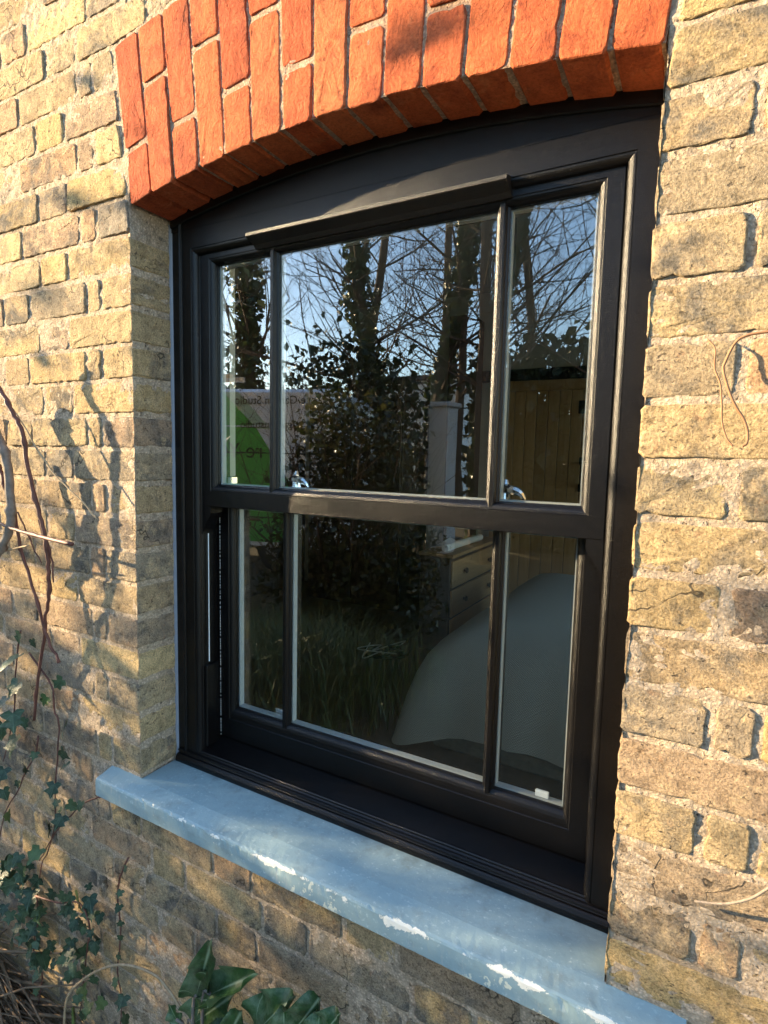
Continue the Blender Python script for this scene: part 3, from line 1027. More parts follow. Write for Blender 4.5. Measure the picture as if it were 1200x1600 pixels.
# left sash track, open below the meeting rail: insert, brush seal, stop block
xt = XA + 0.0125
o = MB().box(xt - .0005, xt + .0016, 0.1235, 0.1480, 0.245, 0.62).build("track_insert", M['foil']); adopt(o, win)
o = MB().box(xt + .0017, xt + .0030, 0.1310, 0.1328, 0.252, 0.60).build("balance_cord", M['white_plastic']); adopt(o, win)
o = MB().box(xt, xt + .0105, 0.1168, 0.1575, 0.047, 0.247, .0015).build("track_stop_block", M['foil']); adopt(o, win)
mb = MB()
zz = 0.06
while zz < 0.61:
    L_ = 0.002 + 0.004 * RS.random()
    mb.box(xt + .0106, xt + .0118, 0.1590, 0.1600, zz, zz + L_)
    zz += L_ + 0.0015 + 0.006 * RS.random() ** 2
o = mb.build("brush_seal", M['brush']); adopt(o, win); o["kind"] = "stuff"

# stem and leaf places on the wall (metres)
STEMS = {"A": [[-0.426, -0.09, 0.941], [-0.357, -0.085, 0.88], [-0.316, -0.081, 0.828], [-0.289, -0.076, 0.784], [-0.284, -0.072, 0.719], [-0.271, -0.067, 0.646], [-0.25, -0.062, 0.58], [-0.243, -0.058, 0.527], [-0.244, -0.053, 0.474], [-0.257, -0.048, 0.402], [-0.278, -0.044, 0.351], [-0.301, -0.039, 0.282], [-0.338, -0.035, 0.176], [-0.373, -0.03, 0.056]], "B": [[-0.462, -0.07, 0.839], [-0.397, -0.07, 0.762], [-0.372, -0.07, 0.717], [-0.363, -0.07, 0.626], [-0.367, -0.07, 0.564], [-0.402, -0.07, 0.514], [-0.456, -0.07, 0.46]], "C": [[-0.461, -0.06, 0.746], [-0.427, -0.057, 0.692], [-0.407, -0.055, 0.638], [-0.382, -0.052, 0.592], [-0.37, -0.05, 0.514], [-0.363, -0.047, 0.483], [-0.319, -0.045, 0.393], [-0.276, -0.042, 0.288], [-0.236, -0.04, 0.239]], "D": [[-0.512, -0.05, 0.564], [-0.423, -0.065, 0.562], [-0.324, -0.08, 0.556], [-0.183, -0.095, 0.552], [-0.061, -0.11, 0.551]], "E": [[-0.376, -0.07, 0.849], [-0.344, -0.066, 0.837], [-0.301, -0.062, 0.793], [-0.213, -0.058, 0.699], [-0.104, -0.054, 0.632], [-0.062, -0.05, 0.597]], "F": [[-0.389, -0.04, 0.591], [-0.333, -0.04, 0.517], [-0.296, -0.04, 0.473]], "A2": [[-0.293, -0.045, 0.579], [-0.247, -0.045, 0.495], [-0.24, -0.045, 0.435]], "T1": [[-0.458, -0.05, 0.486], [-0.37, -0.065, 0.504], [-0.274, -0.08, 0.524]]}
IVY = {"G": [[-0.403, -0.02, 0.225], [-0.309, -0.02, 0.16], [-0.299, -0.02, 0.096], [-0.282, -0.02, 0.067], [-0.292, -0.02, -0.02], [-0.305, -0.02, -0.109], [-0.317, -0.02, -0.217], [-0.35, -0.02, -0.3], [-0.382, -0.02, -0.348], [-0.409, -0.02, -0.451]], "H": [[-0.425, -0.025, 0.281], [-0.442, -0.025, 0.236], [-0.461, -0.025, 0.146], [-0.474, -0.025, 0.055], [-0.501, -0.025, -0.023], [-0.539, -0.025, -0.107]], "I": [[-0.374, -0.02, 0.009], [-0.392, -0.02, -0.048], [-0.44, -0.02, -0.107], [-0.482, -0.02, -0.174], [-0.551, -0.02, -0.262], [-0.605, -0.02, -0.397]], "J": [[-0.038, -0.012, -0.202], [-0.068, -0.012, -0.262], [-0.08, -0.012, -0.317], [-0.072, -0.012, -0.38], [-0.077, -0.012, -0.449], [-0.087, -0.012, -0.522], [-0.075, -0.012, -0.584], [-0.085, -0.012, -0.676]], "K": [[-0.066, -0.025, -0.061], [-0.109, -0.025, -0.067], [-0.184, -0.025, -0.109], [-0.238, -0.025, -0.16], [-0.281, -0.025, -0.201], [-0.34, -0.025, -0.275], [-0.381, -0.025, -0.336]], "M": [[-0.391, -0.035, -0.432], [-0.289, -0.035, -0.407], [-0.194, -0.035, -0.369], [-0.158, -0.035, -0.418], [-0.174, -0.035, -0.494], [-0.192, -0.035, -0.59], [-0.21, -0.035, -0.688]], "N": [[-0.391, -0.03, -0.436], [-0.39, -0.03, -0.509], [-0.419, -0.03, -0.598], [-0.381, -0.03, -0.654], [-0.406, -0.03, -0.762]]}
LEAVES = [["H", -0.41, -0.038, 0.266, 0.027], ["H", -0.421, -0.038, 0.2, 0.045], ["H", -0.426, -0.038, 0.131, 0.035], ["H", -0.484, -0.038, 0.079, 0.029], ["H", -0.452, -0.04, 0.04, 0.043], ["H", -0.492, -0.046, 0.006, 0.036], ["H", -0.449, -0.038, -0.025, 0.043], ["H", -0.52, -0.034, -0.133, 0.034], ["G", -0.35, -0.04, 0.266, 0.018], ["G", -0.216, -0.048, 0.191, 0.026], ["G", -0.284, -0.048, 0.135, 0.023], ["G", -0.233, -0.032, 0.069, 0.03], ["G", -0.244, -0.04, 0.004, 0.027], ["G", -0.227, -0.034, -0.027, 0.022], ["G", -0.29, -0.032, -0.101, 0.028], ["G", -0.412, -0.03, 0.038, 0.025], ["I", -0.355, -0.04, -0.028, 0.016], ["I", -0.415, -0.038, -0.09, 0.022], ["I", -0.457, -0.032, -0.142, 0.017], ["I", -0.516, -0.04, -0.184, 0.026], ["I", -0.482, -0.048, -0.232, 0.026], ["K", -0.175, -0.036, -0.104, 0.018], ["K", -0.22, -0.04, -0.124, 0.024], ["K", -0.25, -0.038, -0.14, 0.015], ["K", -0.239, -0.046, -0.162, 0.027], ["K", -0.265, -0.04, -0.127, 0.017], ["K", -0.315, -0.038, -0.228, 0.036], ["K", -0.338, -0.048, -0.286, 0.032], ["K", -0.317, -0.032, -0.218, 0.018], ["J", -0.021, -0.03, -0.211, 0.013], ["J", -0.032, -0.034, -0.239, 0.011], ["J", -0.055, -0.03, -0.266, 0.01], ["J", -0.019, -0.046, -0.259, 0.013], ["J", -0.039, -0.036, -0.311, 0.015], ["J", -0.036, -0.034, -0.353, 0.013], ["J", -0.037, -0.038, -0.386, 0.013], ["J", -0.051, -0.036, -0.442, 0.013], ["J", -0.043, -0.048, -0.492, 0.018], ["J", -0.02, -0.044, -0.531, 0.023], ["J", -0.014, -0.046, -0.573, 0.024], ["J", -0.107, -0.038, -0.594, 0.025], ["M", -0.313, -0.032, -0.402, 0.026], ["M", -0.249, -0.042, -0.37, 0.021], ["M", -0.184, -0.046, -0.35, 0.035], ["M", -0.227, -0.04, -0.402, 0.025], ["M", -0.177, -0.03, -0.388, 0.021], ["M", -0.138, -0.034, -0.379, 0.021], ["M", -0.192, -0.03, -0.437, 0.025], ["M", -0.162, -0.03, -0.444, 0.035], ["M", -0.217, -0.034, -0.432, 0.023], ["M", -0.213, -0.048, -0.476, 0.025], ["M", -0.148, -0.03, -0.465, 0.025], ["M", -0.196, -0.03, -0.508, 0.036], ["M", -0.232, -0.038, -0.537, 0.025], ["M", -0.169, -0.04, -0.539, 0.032], ["M", -0.236, -0.04, -0.582, 0.024], ["M", -0.186, -0.042, -0.598, 0.029], ["M", -0.16, -0.04, -0.63, 0.025], ["N", -0.473, -0.04, -0.445, 0.039], ["N", -0.518, -0.04, -0.417, 0.035], ["N", -0.415, -0.03, -0.447, 0.038], ["N", -0.54, -0.04, -0.493, 0.032], ["N", -0.428, -0.03, -0.405, 0.031], ["N", -0.382, -0.03, -0.396, 0.03], ["N", -0.433, -0.042, -0.501, 0.035], ["N", -0.372, -0.042, -0.474, 0.03], ["N", -0.431, -0.042, -0.56, 0.027], ["N", -0.391, -0.036, -0.557, 0.035], ["N", -0.426, -0.034, -0.62, 0.031], ["N", -0.356, -0.042, -0.591, 0.034], ["N", -0.346, -0.042, -0.612, 0.023], ["N", -0.5, -0.04, -0.381, 0.035]]
TENDRILS = {"T1": [[1.137, -0.035, 0.899], [1.128, -0.035, 0.897], [1.11, -0.035, 0.895], [1.098, -0.035, 0.888], [1.089, -0.035, 0.866], [1.088, -0.035, 0.856], [1.095, -0.035, 0.833], [1.103, -0.035, 0.815], [1.112, -0.035, 0.8], [1.117, -0.035, 0.785], [1.117, -0.035, 0.773], [1.113, -0.035, 0.769]], "T2": [[1.069, -0.012, 0.898], [1.078, -0.015, 0.885], [1.079, -0.017, 0.862], [1.086, -0.02, 0.843], [1.089, -0.022, 0.82], [1.091, -0.025, 0.797], [1.097, -0.027, 0.778], [1.104, -0.03, 0.769]], "DS": [[1.104, -0.01, 0.178], [1.135, -0.017, 0.193], [1.16, -0.025, 0.216], [1.177, -0.033, 0.243], [1.187, -0.04, 0.263]]}
ARCHSTEM = [[-0.169, -0.1, -0.656], [-0.151, -0.1, -0.545], [-0.085, -0.1, -0.462], [-0.002, -0.1, -0.391], [0.075, -0.1, -0.347], [0.157, -0.1, -0.327], [0.199, -0.1, -0.338], [0.241, -0.1, -0.365]]
ARUM = [["tall", [[0.278, -0.1, -0.318], [0.326, -0.1, -0.167]]], ["curl", [[0.313, -0.1, -0.293], [0.421, -0.1, -0.191]]], ["low1", [[0.268, -0.1, -0.379], [0.346, -0.1, -0.295]]], ["low2", [[0.434, -0.1, -0.306], [0.492, -0.1, -0.204]]], ["low3", [[0.507, -0.1, -0.27], [0.561, -0.1, -0.191]]], ["low4", [[0.575, -0.1, -0.237], [0.601, -0.1, -0.182]]], ["low5", [[0.231, -0.1, -0.399], [0.198, -0.1, -0.374]]]]

# ------------------------------------------------------------------ the room behind the glass
FL = -0.80
BACK = 4.72


def struct(o):
    o["kind"] = "structure"
    return o


struct(MB().box(-3.1, 3.1, IW + .001, BACK + .1, FL - 0.1, FL).build("interior_floor", M['carpet']))
struct(MB().box(-3.1, 3.1, IW + .001, BACK + .1, 2.38, 2.48).build("interior_ceiling", M['plaster']))
struct(MB().box(-3.1, 3.1, BACK, BACK + .1, FL + .001, 2.379).build("interior_back_wall", M['plaster']))
struct(MB().box(-3.2, -3.101, IW + .001, BACK + .1, FL - .1, 2.48).build("interior_side_wall", M['brown_wall']))
# the other side wall has an unseen opening, added to brighten the room
struct(MB().box(3.101, 3.2, IW + .001, 0.9, FL - .1, 2.48).box(3.101, 3.2, 4.1, BACK + .1, FL - .1, 2.48).box(3.101, 3.2, .9001, 4.0999, FL - .1, -0.6).box(3.101, 3.2, .9001, 4.0999, 1.7, 2.48).build("interior_wall_added_opening", M['plaster']))

# plank door in the back wall
door = empty("plank_door", (-0.3, BACK, FL))
tag(door, "brown vertical plank wooden door at the back of the room behind the right panes", "door")
DX0, DX1, DZ = -0.76, 0.20, 1.40
npl = 9
for i in range(npl):
    a = DX0 + (DX1 - DX0) * i / npl; b = DX0 + (DX1 - DX0) * (i + 1) / npl
    o = MB().box(a + .003, b - .003, BACK - .045, BACK - .02, FL + .01, DZ, .004).build("plank", M['pine']); adopt(o, door)
adopt(MB().box(DX0, DX1, BACK - .0205, BACK - .003, FL + .01, DZ).build("door_backing", M['dark_wood']), door)
adopt(MB().box(DX0 - .02, DX1 + .02, BACK - .055, BACK - .0205, DZ + .001, DZ + .10, .003).build("top_rail", M['pine']), door)
adopt(MB().box(DX0 - .12, DX1 + .14, BACK - .075, BACK - .002, DZ + .101, DZ + .21, .003).build("lintel", M['iron']), door)
adopt(MB().box(DX1 + .021, DX1 + .14, BACK - .06, BACK - .002, FL, DZ + .10, .003).build("door_post", M['dark_wood']), door)
hx = 0.115
hd = MB().tube(smooth_path([(hx, BACK - .05, .50), (hx, BACK - .085, .53), (hx, BACK - .095, .62), (hx, BACK - .085, .71), (hx, BACK - .05, .74)], 4), .012, 8)
hd.box(hx - .03, hx + .03, BACK - .056, BACK - .0455, .46, .53, .003).box(hx - .03, hx + .03, BACK - .056, BACK - .0455, .71, .78, .003)
adopt(hd.build("iron_handle", M['iron']), door)
adopt(MB().box(hx - .06, hx + .04, BACK - .055, BACK - .0455, 1.18, 1.30, .003).build("iron_hinge", M['iron']), door)
# tall dark cupboard and post left of the door
post = tag(MB().box(-1.13, -0.90, BACK - .35, BACK - .003, FL + .001, 2.1, .004).build("dark_post", M['dark_wood']), "tall dark wooden post beside the plank door inside the room", "post")
ward = empty("wardrobe", (-2.05, BACK - .4, FL))
tag(ward, "tall dark wardrobe against the back wall, mostly hidden by the garden's reflection", "wardrobe")
adopt(MB().box(-2.6, -1.47, BACK - .60, BACK - .004, FL + .001, 1.9, .004).build("carcass", M['dark_wood']), ward)
for a, b in ((-2.585, -2.04), (-2.03, -1.485)):
    d_ = MB().box(a, b, BACK - .622, BACK - .6005, FL + .06, 1.86, .004).build("wardrobe_door", M['dark_wood']); adopt(d_, ward)
    k_ = MB().tube([(b - .06 if a < -2.2 else a + .06, BACK - .6225, .3), (b - .06 if a < -2.2 else a + .06, BACK - .65, .3)], [.008, .016], 8).build("knob", M['iron']); k_.parent = d_

# chest of drawers, drawers facing right
CH = empty("chest_of_drawers", (-0.8, 3.85, FL))
tag(CH, "pine chest of drawers with round knobs behind the lower middle pane", "chest of drawers")
CX0, CX1, CY0, CY1, CZ = -0.84, -0.565, 3.24, 4.40, -0.03
adopt(MB().box(CX0, CX1 - .02, CY0 + .01, CY1 - .01, FL + .001, CZ, .004).build("carcass", M['dark_wood']), CH)  # carcass coloured dark to stand in for dark reflections over its end panel
adopt(MB().box(CX0 - .01, CX1 + .02, CY0 - .015, CY1 + .015, CZ + .001, CZ + .03, .006).build("top", M['pine_h']), CH)
for r in range(3):
    z1 = CZ - .03 - r * 0.235; z0 = z1 - .215
    d_ = MB().box(CX1 - .0195, CX1, CY0 + .03, CY1 - .03, z0, z1, .005).build("drawer", M['pine_h']); adopt(d_, CH)
    for ky in (CY0 + .28, CY1 - .28):
        k_ = MB().tube([(CX1 + .0005, ky, (z0 + z1) / 2), (CX1 + .012, ky, (z0 + z1) / 2), (CX1 + .02, ky, (z0 + z1) / 2), (CX1 + .032, ky, (z0 + z1) / 2)], [.012, .012, .026, .018], 12).build("knob", M['dark_wood'])
        k_.parent = d_
zt = CZ + .031
o = MB().tube([(-0.66, 3.32, zt + .030), (-0.655, 3.7, zt + .030), (-0.645, 4.10, zt + .030)], [.030, .029, .030], 12).build("rolled_newspaper", M['paper'])
tag(o, "rolled newspaper lying along the edge of the pine chest of drawers", "newspaper")
sh = [(-0.84, 3.55, zt + .001), (-0.72, 3.50, zt + .002), (-0.70, 3.78, zt + .004), (-0.83, 3.85, zt + .03), (-0.835, 3.56, zt + .008), (-0.725, 3.51, zt + .010), (-0.705, 3.77, zt + .012), (-0.83, 3.84, zt + .045)]
o = mk("crumpled_paper", sh, [(3, 2, 1, 0), (4, 5, 6, 7), (0, 1, 5, 4), (1, 2, 6, 5), (2, 3, 7, 6), (3, 0, 4, 7)], M['paper'])
tag(o, "loose pale paper lying behind the rolled newspaper on the chest", "paper")

# bed: divan base, mattress and a quilted bedspread draped over the foot
bed = empty("bed", (0.75, 2.85, FL))
tag(bed, "bed with grey green quilted bedspread behind the lower right panes", "bed")
BX0, BX1, BY0, BY1, BT = -0.11, 1.50, 1.78, 3.90, -0.150


def rrect(off, rad_, n=10):
    """rounded rectangle outline"""
    x0, x1, y0, y1 = BX0 - off, BX1 + off, BY0 - off, BY1 + off
    r = rad_ + off
    pts = []
    for cx_, cy_, a0 in ((x0 + r, y0 + r, math.pi), (x1 - r, y0 + r, 1.5 * math.pi), (x1 - r, y1 - r, 0), (x0 + r, y1 - r, .5 * math.pi)):
        for i in range(n + 1):
            a = a0 + math.pi / 2 * i / n
            pts.append((cx_ + r * math.cos(a), cy_ + r * math.sin(a)))
    out = []
    for i in range(len(pts)):
        a, b = pts[i], pts[(i + 1) % len(pts)]
        L_ = math.hypot(b[0] - a[0], b[1] - a[1])
        k = max(1, int(L_ / 0.07))
        for j in range(k):
            out.append((a[0] + (b[0] - a[0]) * j / k, a[1] + (b[1] - a[1]) * j / k))
    return out


def spread(rings, nm, mat, wav=1.0):
    base = rrect(0, 0.10)
    N = len(base)
    vs, fs = [], []
    for off, z, wv in rings:
        cx_, cy_ = (BX0 + BX1) / 2, (BY0 + BY1) / 2
        R_ = [(cx_ + (x - cx_) * (1 + off / (BX1 - cx_)), cy_ + (y - cy_) * (1 + off / (BY1 - cy_))) for x, y in base]
        for i, (x, y) in enumerate(R_):
            x0_, y0_ = base[i]
            ph = (x0_ * 9 + y0_ * 7)
            dxn = (x - (BX0 + BX1) / 2); dyn = (y - (BY0 + BY1) / 2)
            l_ = math.hypot(dxn, dyn)
            wob = wv * (math.sin(ph * 1.7) * .018 + math.sin(ph * 3.9 + 1) * .010)
            cor = math.exp(-((x0_ - BX0) ** 2 + (y0_ - BY0) ** 2) / 0.035)
            vs.append((x + dxn / l_ * wob - cor * wv * .05, y + dyn / l_ * wob - cor * wv * .05, z + wv * (math.sin(ph * .9) * .012 - cor * .10)))
    nr = len(rings)
    for r in range(nr - 1):
        for i in range(N):
            j = (i + 1) % N
            fs.append((r * N + i, r * N + j, (r + 1) * N + j, (r + 1) * N + i))
    fs.append(tuple((nr - 1) * N + i for i in range(N)))
    o = mk(nm, vs, fs, mat, None, True)
    adopt(o, bed)
    return o


spread([(0.090, -0.615, 1.0), (0.085, -0.60, 1.0), (0.075, -0.52, .8), (0.060, -0.43, .55), (0.038, -0.345, .35), (0.004, -0.268, .2), (-0.045, -0.208, .1), (-0.11, -0.165, .05), (-0.20, -0.138, 0), (-0.32, -0.122, 0), (-0.5, -0.115, 0)], "bedspread", M['weave'])
adopt(MB().box(BX0 + .02, BX1 - .02, BY0 + .02, BY1, -0.50, -0.29, .03).build("mattress", M['ticking']), bed)
adopt(MB().box(BX0 + .025, BX1 - .025, BY0 + .025, BY1, -0.685, -0.505, .02).build("divan_top", M['ticking']), bed)
adopt(MB().box(BX0 + .03, BX1 - .03, BY0 + .035, BY1, FL + .03, -0.69, .02).build("divan_base", M['ticking']), bed)
for x in (BX0 + .12, BX1 - .12):
    for y in (BY0 + .12, BY1 - .12):
        adopt(MB().tube([(x, y, FL + .0005), (x, y, FL + .029)], .02, 8).build("castor", M['iron']), bed)

# tangle of leads on the carpet
RT = random.Random(3)
for nm, mat, lab, r_ in (("black_cable", 'cable_black', "black cable tangled on the carpet behind the lower middle pane", .011), ("white_cable", 'cable_white', "thin white cable looped over the black cable on the carpet", .0045)):
    pts = []
    for i in range(9):
        pts.append((-0.98 + RT.gauss(0, .09), 2.93 + RT.gauss(0, .11), FL + .015 + .045 * RT.random() + (.02 if nm[0] == 'w' else 0)))
    tag(MB().tube(smooth_path(pts, 6), r_, 6).build(nm, M[mat]), lab, "cable")

# ------------------------------------------------------------------ garden (seen only in the glass)
def leaf_cloud(name, C_, size, mat, parent=None, seed=1, elong=1.7, droop=0.0, outward=None):
    """one mesh of many four-sided, folded leaves at the points C_"""
    r = np.random.RandomState(seed)
    n = len(C_)
    a = r.normal(size=(n, 3)); a /= np.linalg.norm(a, axis=1)[:, None]
    if outward is not None:
        a = a * 0.8 + outward; a /= np.linalg.norm(a, axis=1)[:, None]
    t = r.normal(size=(n, 3)); t[:, 2] -= droop
    t -= (t * a).sum(1)[:, None] * a; t /= np.linalg.norm(t, axis=1)[:, None]
    b = np.cross(a, t)
    s = size * (0.6 + 0.8 * r.rand(n))[:, None]
    mid = C_ + t * s * 0.1
    V = np.stack([C_ - t * s * elong / 2, mid + b * s * .5 + a * s * .18, C_ + t * s * elong / 2, mid - b * s * .5 + a * s * .18], 1).reshape(-1, 3)
    F = np.arange(4 * n).reshape(n, 4)
    tri = np.concatenate([F[:, [0, 1, 2]], F[:, [0, 2, 3]]])
    return mk_np(name, V, tri, mat, parent)


def segs_mesh(name, S, mat, parent=None, n=4):
    """S: list of (p,q,r0,r1)"""
    P = np.array([s[0] for s in S], float); Q = np.array([s[1] for s in S], float)
    r0 = np.array([s[2] for s in S]); r1 = np.array([s[3] for s in S])
    t = Q - P; t /= np.maximum(np.linalg.norm(t, axis=1), 1e-6)[:, None]
    a = np.cross(t, np.array([0.3, 0.5, 0.81])); a /= np.maximum(np.linalg.norm(a, axis=1), 1e-6)[:, None]
    b = np.cross(t, a)
    V = []
    for c, r in ((P, r0), (Q, r1)):
        for k in range(n):
            th = 2 * math.pi * k / n
            V.append(c + (a * math.cos(th) + b * math.sin(th)) * r[:, None])
    V = np.stack(V, 1)
    m_ = len(S)
    base = np.arange(m_)[:, None] * (2 * n)
    F = np.concatenate([base + np.array([k, k + n, n + (k + 1) % n, (k + 1) % n])[None, :] for k in range(n)])
    return mk_np(name, V.reshape(-1, 3), F, mat, parent)


def grow(p, d, length, r, depth, R, S, spread_=0.55, up=0.12, nseg=4, tips=None):
    p = Vector(p); d = Vector(d).normalized()
    for i in range(nseg):
        d = (d + Vector((R.gauss(0, .13), R.gauss(0, .13), R.gauss(0, .10) + up * .3))).normalized()
        q = p + d * (length / nseg)
        r2 = r * (0.86 if depth else 0.7)
        S.append((tuple(p), tuple(q), r, r2))
        p, r = q, r2
        if depth and i >= 1:
            for _ in range(1 if R.random() < .6 else 2):
                side = Vector((R.gauss(0, 1), R.gauss(0, 1), R.gauss(0, .6)))
                nd = (d * (1 - spread_) + side.normalized() * spread_ + Vector((0, 0, up))).normalized()
                grow(p, nd, length * (0.55 + .25 * R.random()), r * .6, depth - 1, R, S, spread_, up, 3, tips)
    if tips is not None:
        tips.append(tuple(p))


def bare_tree(name, base, h, r, seed, label, ivy=None, lean=(0, 0), depth=4, group=None):
    R = random.Random(seed)
    t = empty(name, base)
    tag(t, label, "tree", group)
    S = []
    p = Vector(base) - Vector((0, 0, .15)); d = Vector((lean[0], lean[1], 1)).normalized()
    trunk = []
    nseg = 12
    pts = [p.copy()]
    rr = r
    for i in range(nseg):
        d = (d + Vector((R.gauss(0, .05), R.gauss(0, .05), .05))).normalized()
        q = p + d * (h / nseg)
        S2 = rr * .93
        trunk.append((tuple(p), tuple(q), rr, S2))
        p, rr = q, S2
        pts.append(p.copy())
        if i >= 3:
            for _ in range(3):
                side = Vector((R.gauss(0, 1), R.gauss(0, 1), .35 + .3 * R.random())).normalized()
                grow(p, side, h * (.27 - .010 * i) * (.6 + .6 * R.random()), rr * .24, depth - 2, R, S, .55, .14, 4)
    rads = [r * .93 ** i for i in range(nseg + 1)]
    adopt(MB().tube(smooth_path(pts, 2), [rads[min(nseg, i // 2)] for i in range(nseg * 2 + 1)], 9).build("trunk", M['bark']), t)
    adopt(segs_mesh("branches", S, M['bark']), t)
    if ivy:
        n, rad0, size = ivy
        rs = np.random.RandomState(seed)
        f = rs.rand(n) ** 0.8 * (nseg * 0.86)
        i0 = f.astype(int); fr = (f - i0)[:, None]
        PP = np.array([tuple(v) for v in pts])
        c = PP[i0] * (1 - fr) + PP[np.minimum(i0 + 1, nseg)] * fr
        th = rs.rand(n) * 2 * math.pi
        lump = 0.65 + 0.5 * np.sin(f * 2.3 + seed) * np.sin(th * 2 + f) + 0.35 * rs.rand(n)
        rr_ = rad0 * np.maximum(lump, .25) * (1 - 0.35 * f / nseg) * (0.5 + 0.5 * rs.rand(n))
        out = np.stack([np.cos(th), np.sin(th), 0.2 * np.ones(n)], 1)
        c = c + out * rr_[:, None]
        adopt(leaf_cloud("ivy_foliage", c, size, M['ivymass'], None, seed, 1.3, .5, out), t)
    return t


bare_tree("ivy_tree", (-4.55, -8.9, GROUND), 9.5, .20, 41, "ivy covered tree reflected left of centre in the upper middle pane", (3600, .36, .095))
bare_tree("ivy_tree", (-3.35, -8.6, GROUND), 9.0, .19, 52, "tallest ivy covered trunk reflected right of centre in the upper middle pane", (3400, .30, .095))
bare_tree("ivy_tree", (-2.50, -8.9, GROUND), 9.0, .17, 63, "ivy covered trunk reflected beside the right glazing bar of the upper sash", (3000, .28, .095), (.02, 0))
bare_tree("ivy_tree", (-8.2, -8.9, GROUND), 8.5, .22, 74, "ivy clad tree reflected in the narrow upper left pane", (4200, .55, .10))
bare_tree("bare_tree", (-6.1, -10.5, GROUND), 9.0, .16, 85, "bare twiggy tree reflected at the left of the upper middle pane", None, depth=5)
bare_tree("bare_tree", (-1.7, -7.2, GROUND), 8.5, .13, 96, "bare branched tree reflected against blue sky in the upper right pane", None, (.03, .02), depth=5)
bare_tree("bare_tree", (-0.2, -8.2, GROUND), 8.5, .14, 107, "bare tree whose twigs cross the sky at the right edge of the upper right pane", None, (-.04, .03), depth=5)
bare_tree("bare_tree", (-5.3, -13.0, GROUND), 10, .17, 118, "distant bare tree reflected between the ivy covered trunks", None, depth=5)

bare_tree("bare_tree", (-3.9, -11.6, GROUND), 9.5, .14, 129, "slim bare tree reflected behind the two nearest ivy covered trunks", None, depth=5)
bare_tree("bare_tree", (-2.1, -12.0, GROUND), 9.5, .14, 131, "far bare tree reflected beside the upper right glazing bar", None, depth=5)

# holly bush
holly = empty("holly_bush", (-1.75, -3.35, GROUND))
tag(holly, "large glossy dark holly bush reflected in the middle panes", "bush")
RH = np.random.RandomState(5)
S = []
Rr = random.Random(9)
for i in range(9):
    grow((-1.75 + Rr.gauss(0, .12), -3.35 + Rr.gauss(0, .12), GROUND - .05), (Rr.gauss(0, .35), Rr.gauss(0, .35), 1), 1.35, .022, 2, Rr, S, .5, .2, 5)
adopt(segs_mesh("stems", S, M['bark']), holly)
cl_ = []
lob = [(0, 0, .62, .80, .95), (-.42, .05, .85, .55, .6), (.38, .0, .55, .55, .62), (.1, .1, 1.55, .52, .55), (-.28, -.1, 1.75, .38, .45), (.35, .1, 1.35, .42, .5), (-.5, .1, .30, .5, .5), (.45, .05, .15, .5, .45), (.05, .2, .2, .6, .5)]
for (dx, dy, dz, rx, rz) in lob:
    n = int(4600 * rx * rz)
    v = RH.normal(size=(n, 3)); v /= np.linalg.norm(v, axis=1)[:, None]
    rad_ = (0.35 + 0.65 * RH.rand(n) ** .6) * (0.85 + 0.3 * RH.rand(n))
    cl_.append(np.stack([-1.75 + dx + v[:, 0] * rx * rad_, -3.35 + dy + v[:, 1] * rx * rad_, GROUND + .12 + dz + v[:, 2] * rz * rad_], 1))
cl_ = np.concatenate(cl_); cl_ = cl_[cl_[:, 2] > GROUND + .03]
adopt(leaf_cloud("foliage", cl_, .037, M['holly'], None, 6, 1.6), holly)


def hedge(name, x0, x1, y0, y1, z1, n, size, label, seed, edge=.25):
    t = empty(name, ((x0 + x1) / 2, (y0 + y1) / 2, GROUND))
    tag(t, label, "hedge")
    r = np.random.RandomState(seed)
    u, v, w = r.rand(n), r.rand(n), r.rand(n) ** .8
    top = z1 + edge * (np.sin(u * (x1 - x0) * 2.1 + seed) * .35 + np.sin(v * (y1 - y0) * 3.3 + seed) * .35 + r.normal(size=n) * .35)
    c = np.stack([x0 + (x1 - x0) * u, y0 + (y1 - y0) * v, GROUND + .02 + (top - GROUND) * w], 1)
    c[:, :2] += r.normal(size=(n, 2)) * .06
    adopt(leaf_cloud("foliage", c, size, M['hedgeleaf'], None, seed, 1.5), t)
    S = []
    R = random.Random(seed)
    for i in range(int(6 + 4 * max(x1 - x0, y1 - y0))):
        grow((R.uniform(x0, x1), R.uniform(y0, y1), GROUND - .05), (R.gauss(0, .2), R.gauss(0, .2), 1), (z1 - GROUND) * .72, .010, 2, R, S, .5, .25, 5)
    adopt(segs_mesh("stems", S, M['bark']), t)
    return t


hedge("evergreen_hedge", -2.7, 2.6, -9.6, -8.7, 2.55, 15000, .13, "dark evergreen hedge reflected under the trees in the upper right pane", 23, .45)
hedge("loose_shrub_hedge", -5.4, -2.85, -7.5, -6.7, 2.1, 4200, .09, "loose olive shrubs reflected between the holly and the ivy covered trunks", 37, .8)
hedge("garden_hedge", -4.95, -4.15, -3.6, -.35, 1.50, 13500, .046, "tall leafy garden hedge left of the house that shades the lower wall", 29, .30)

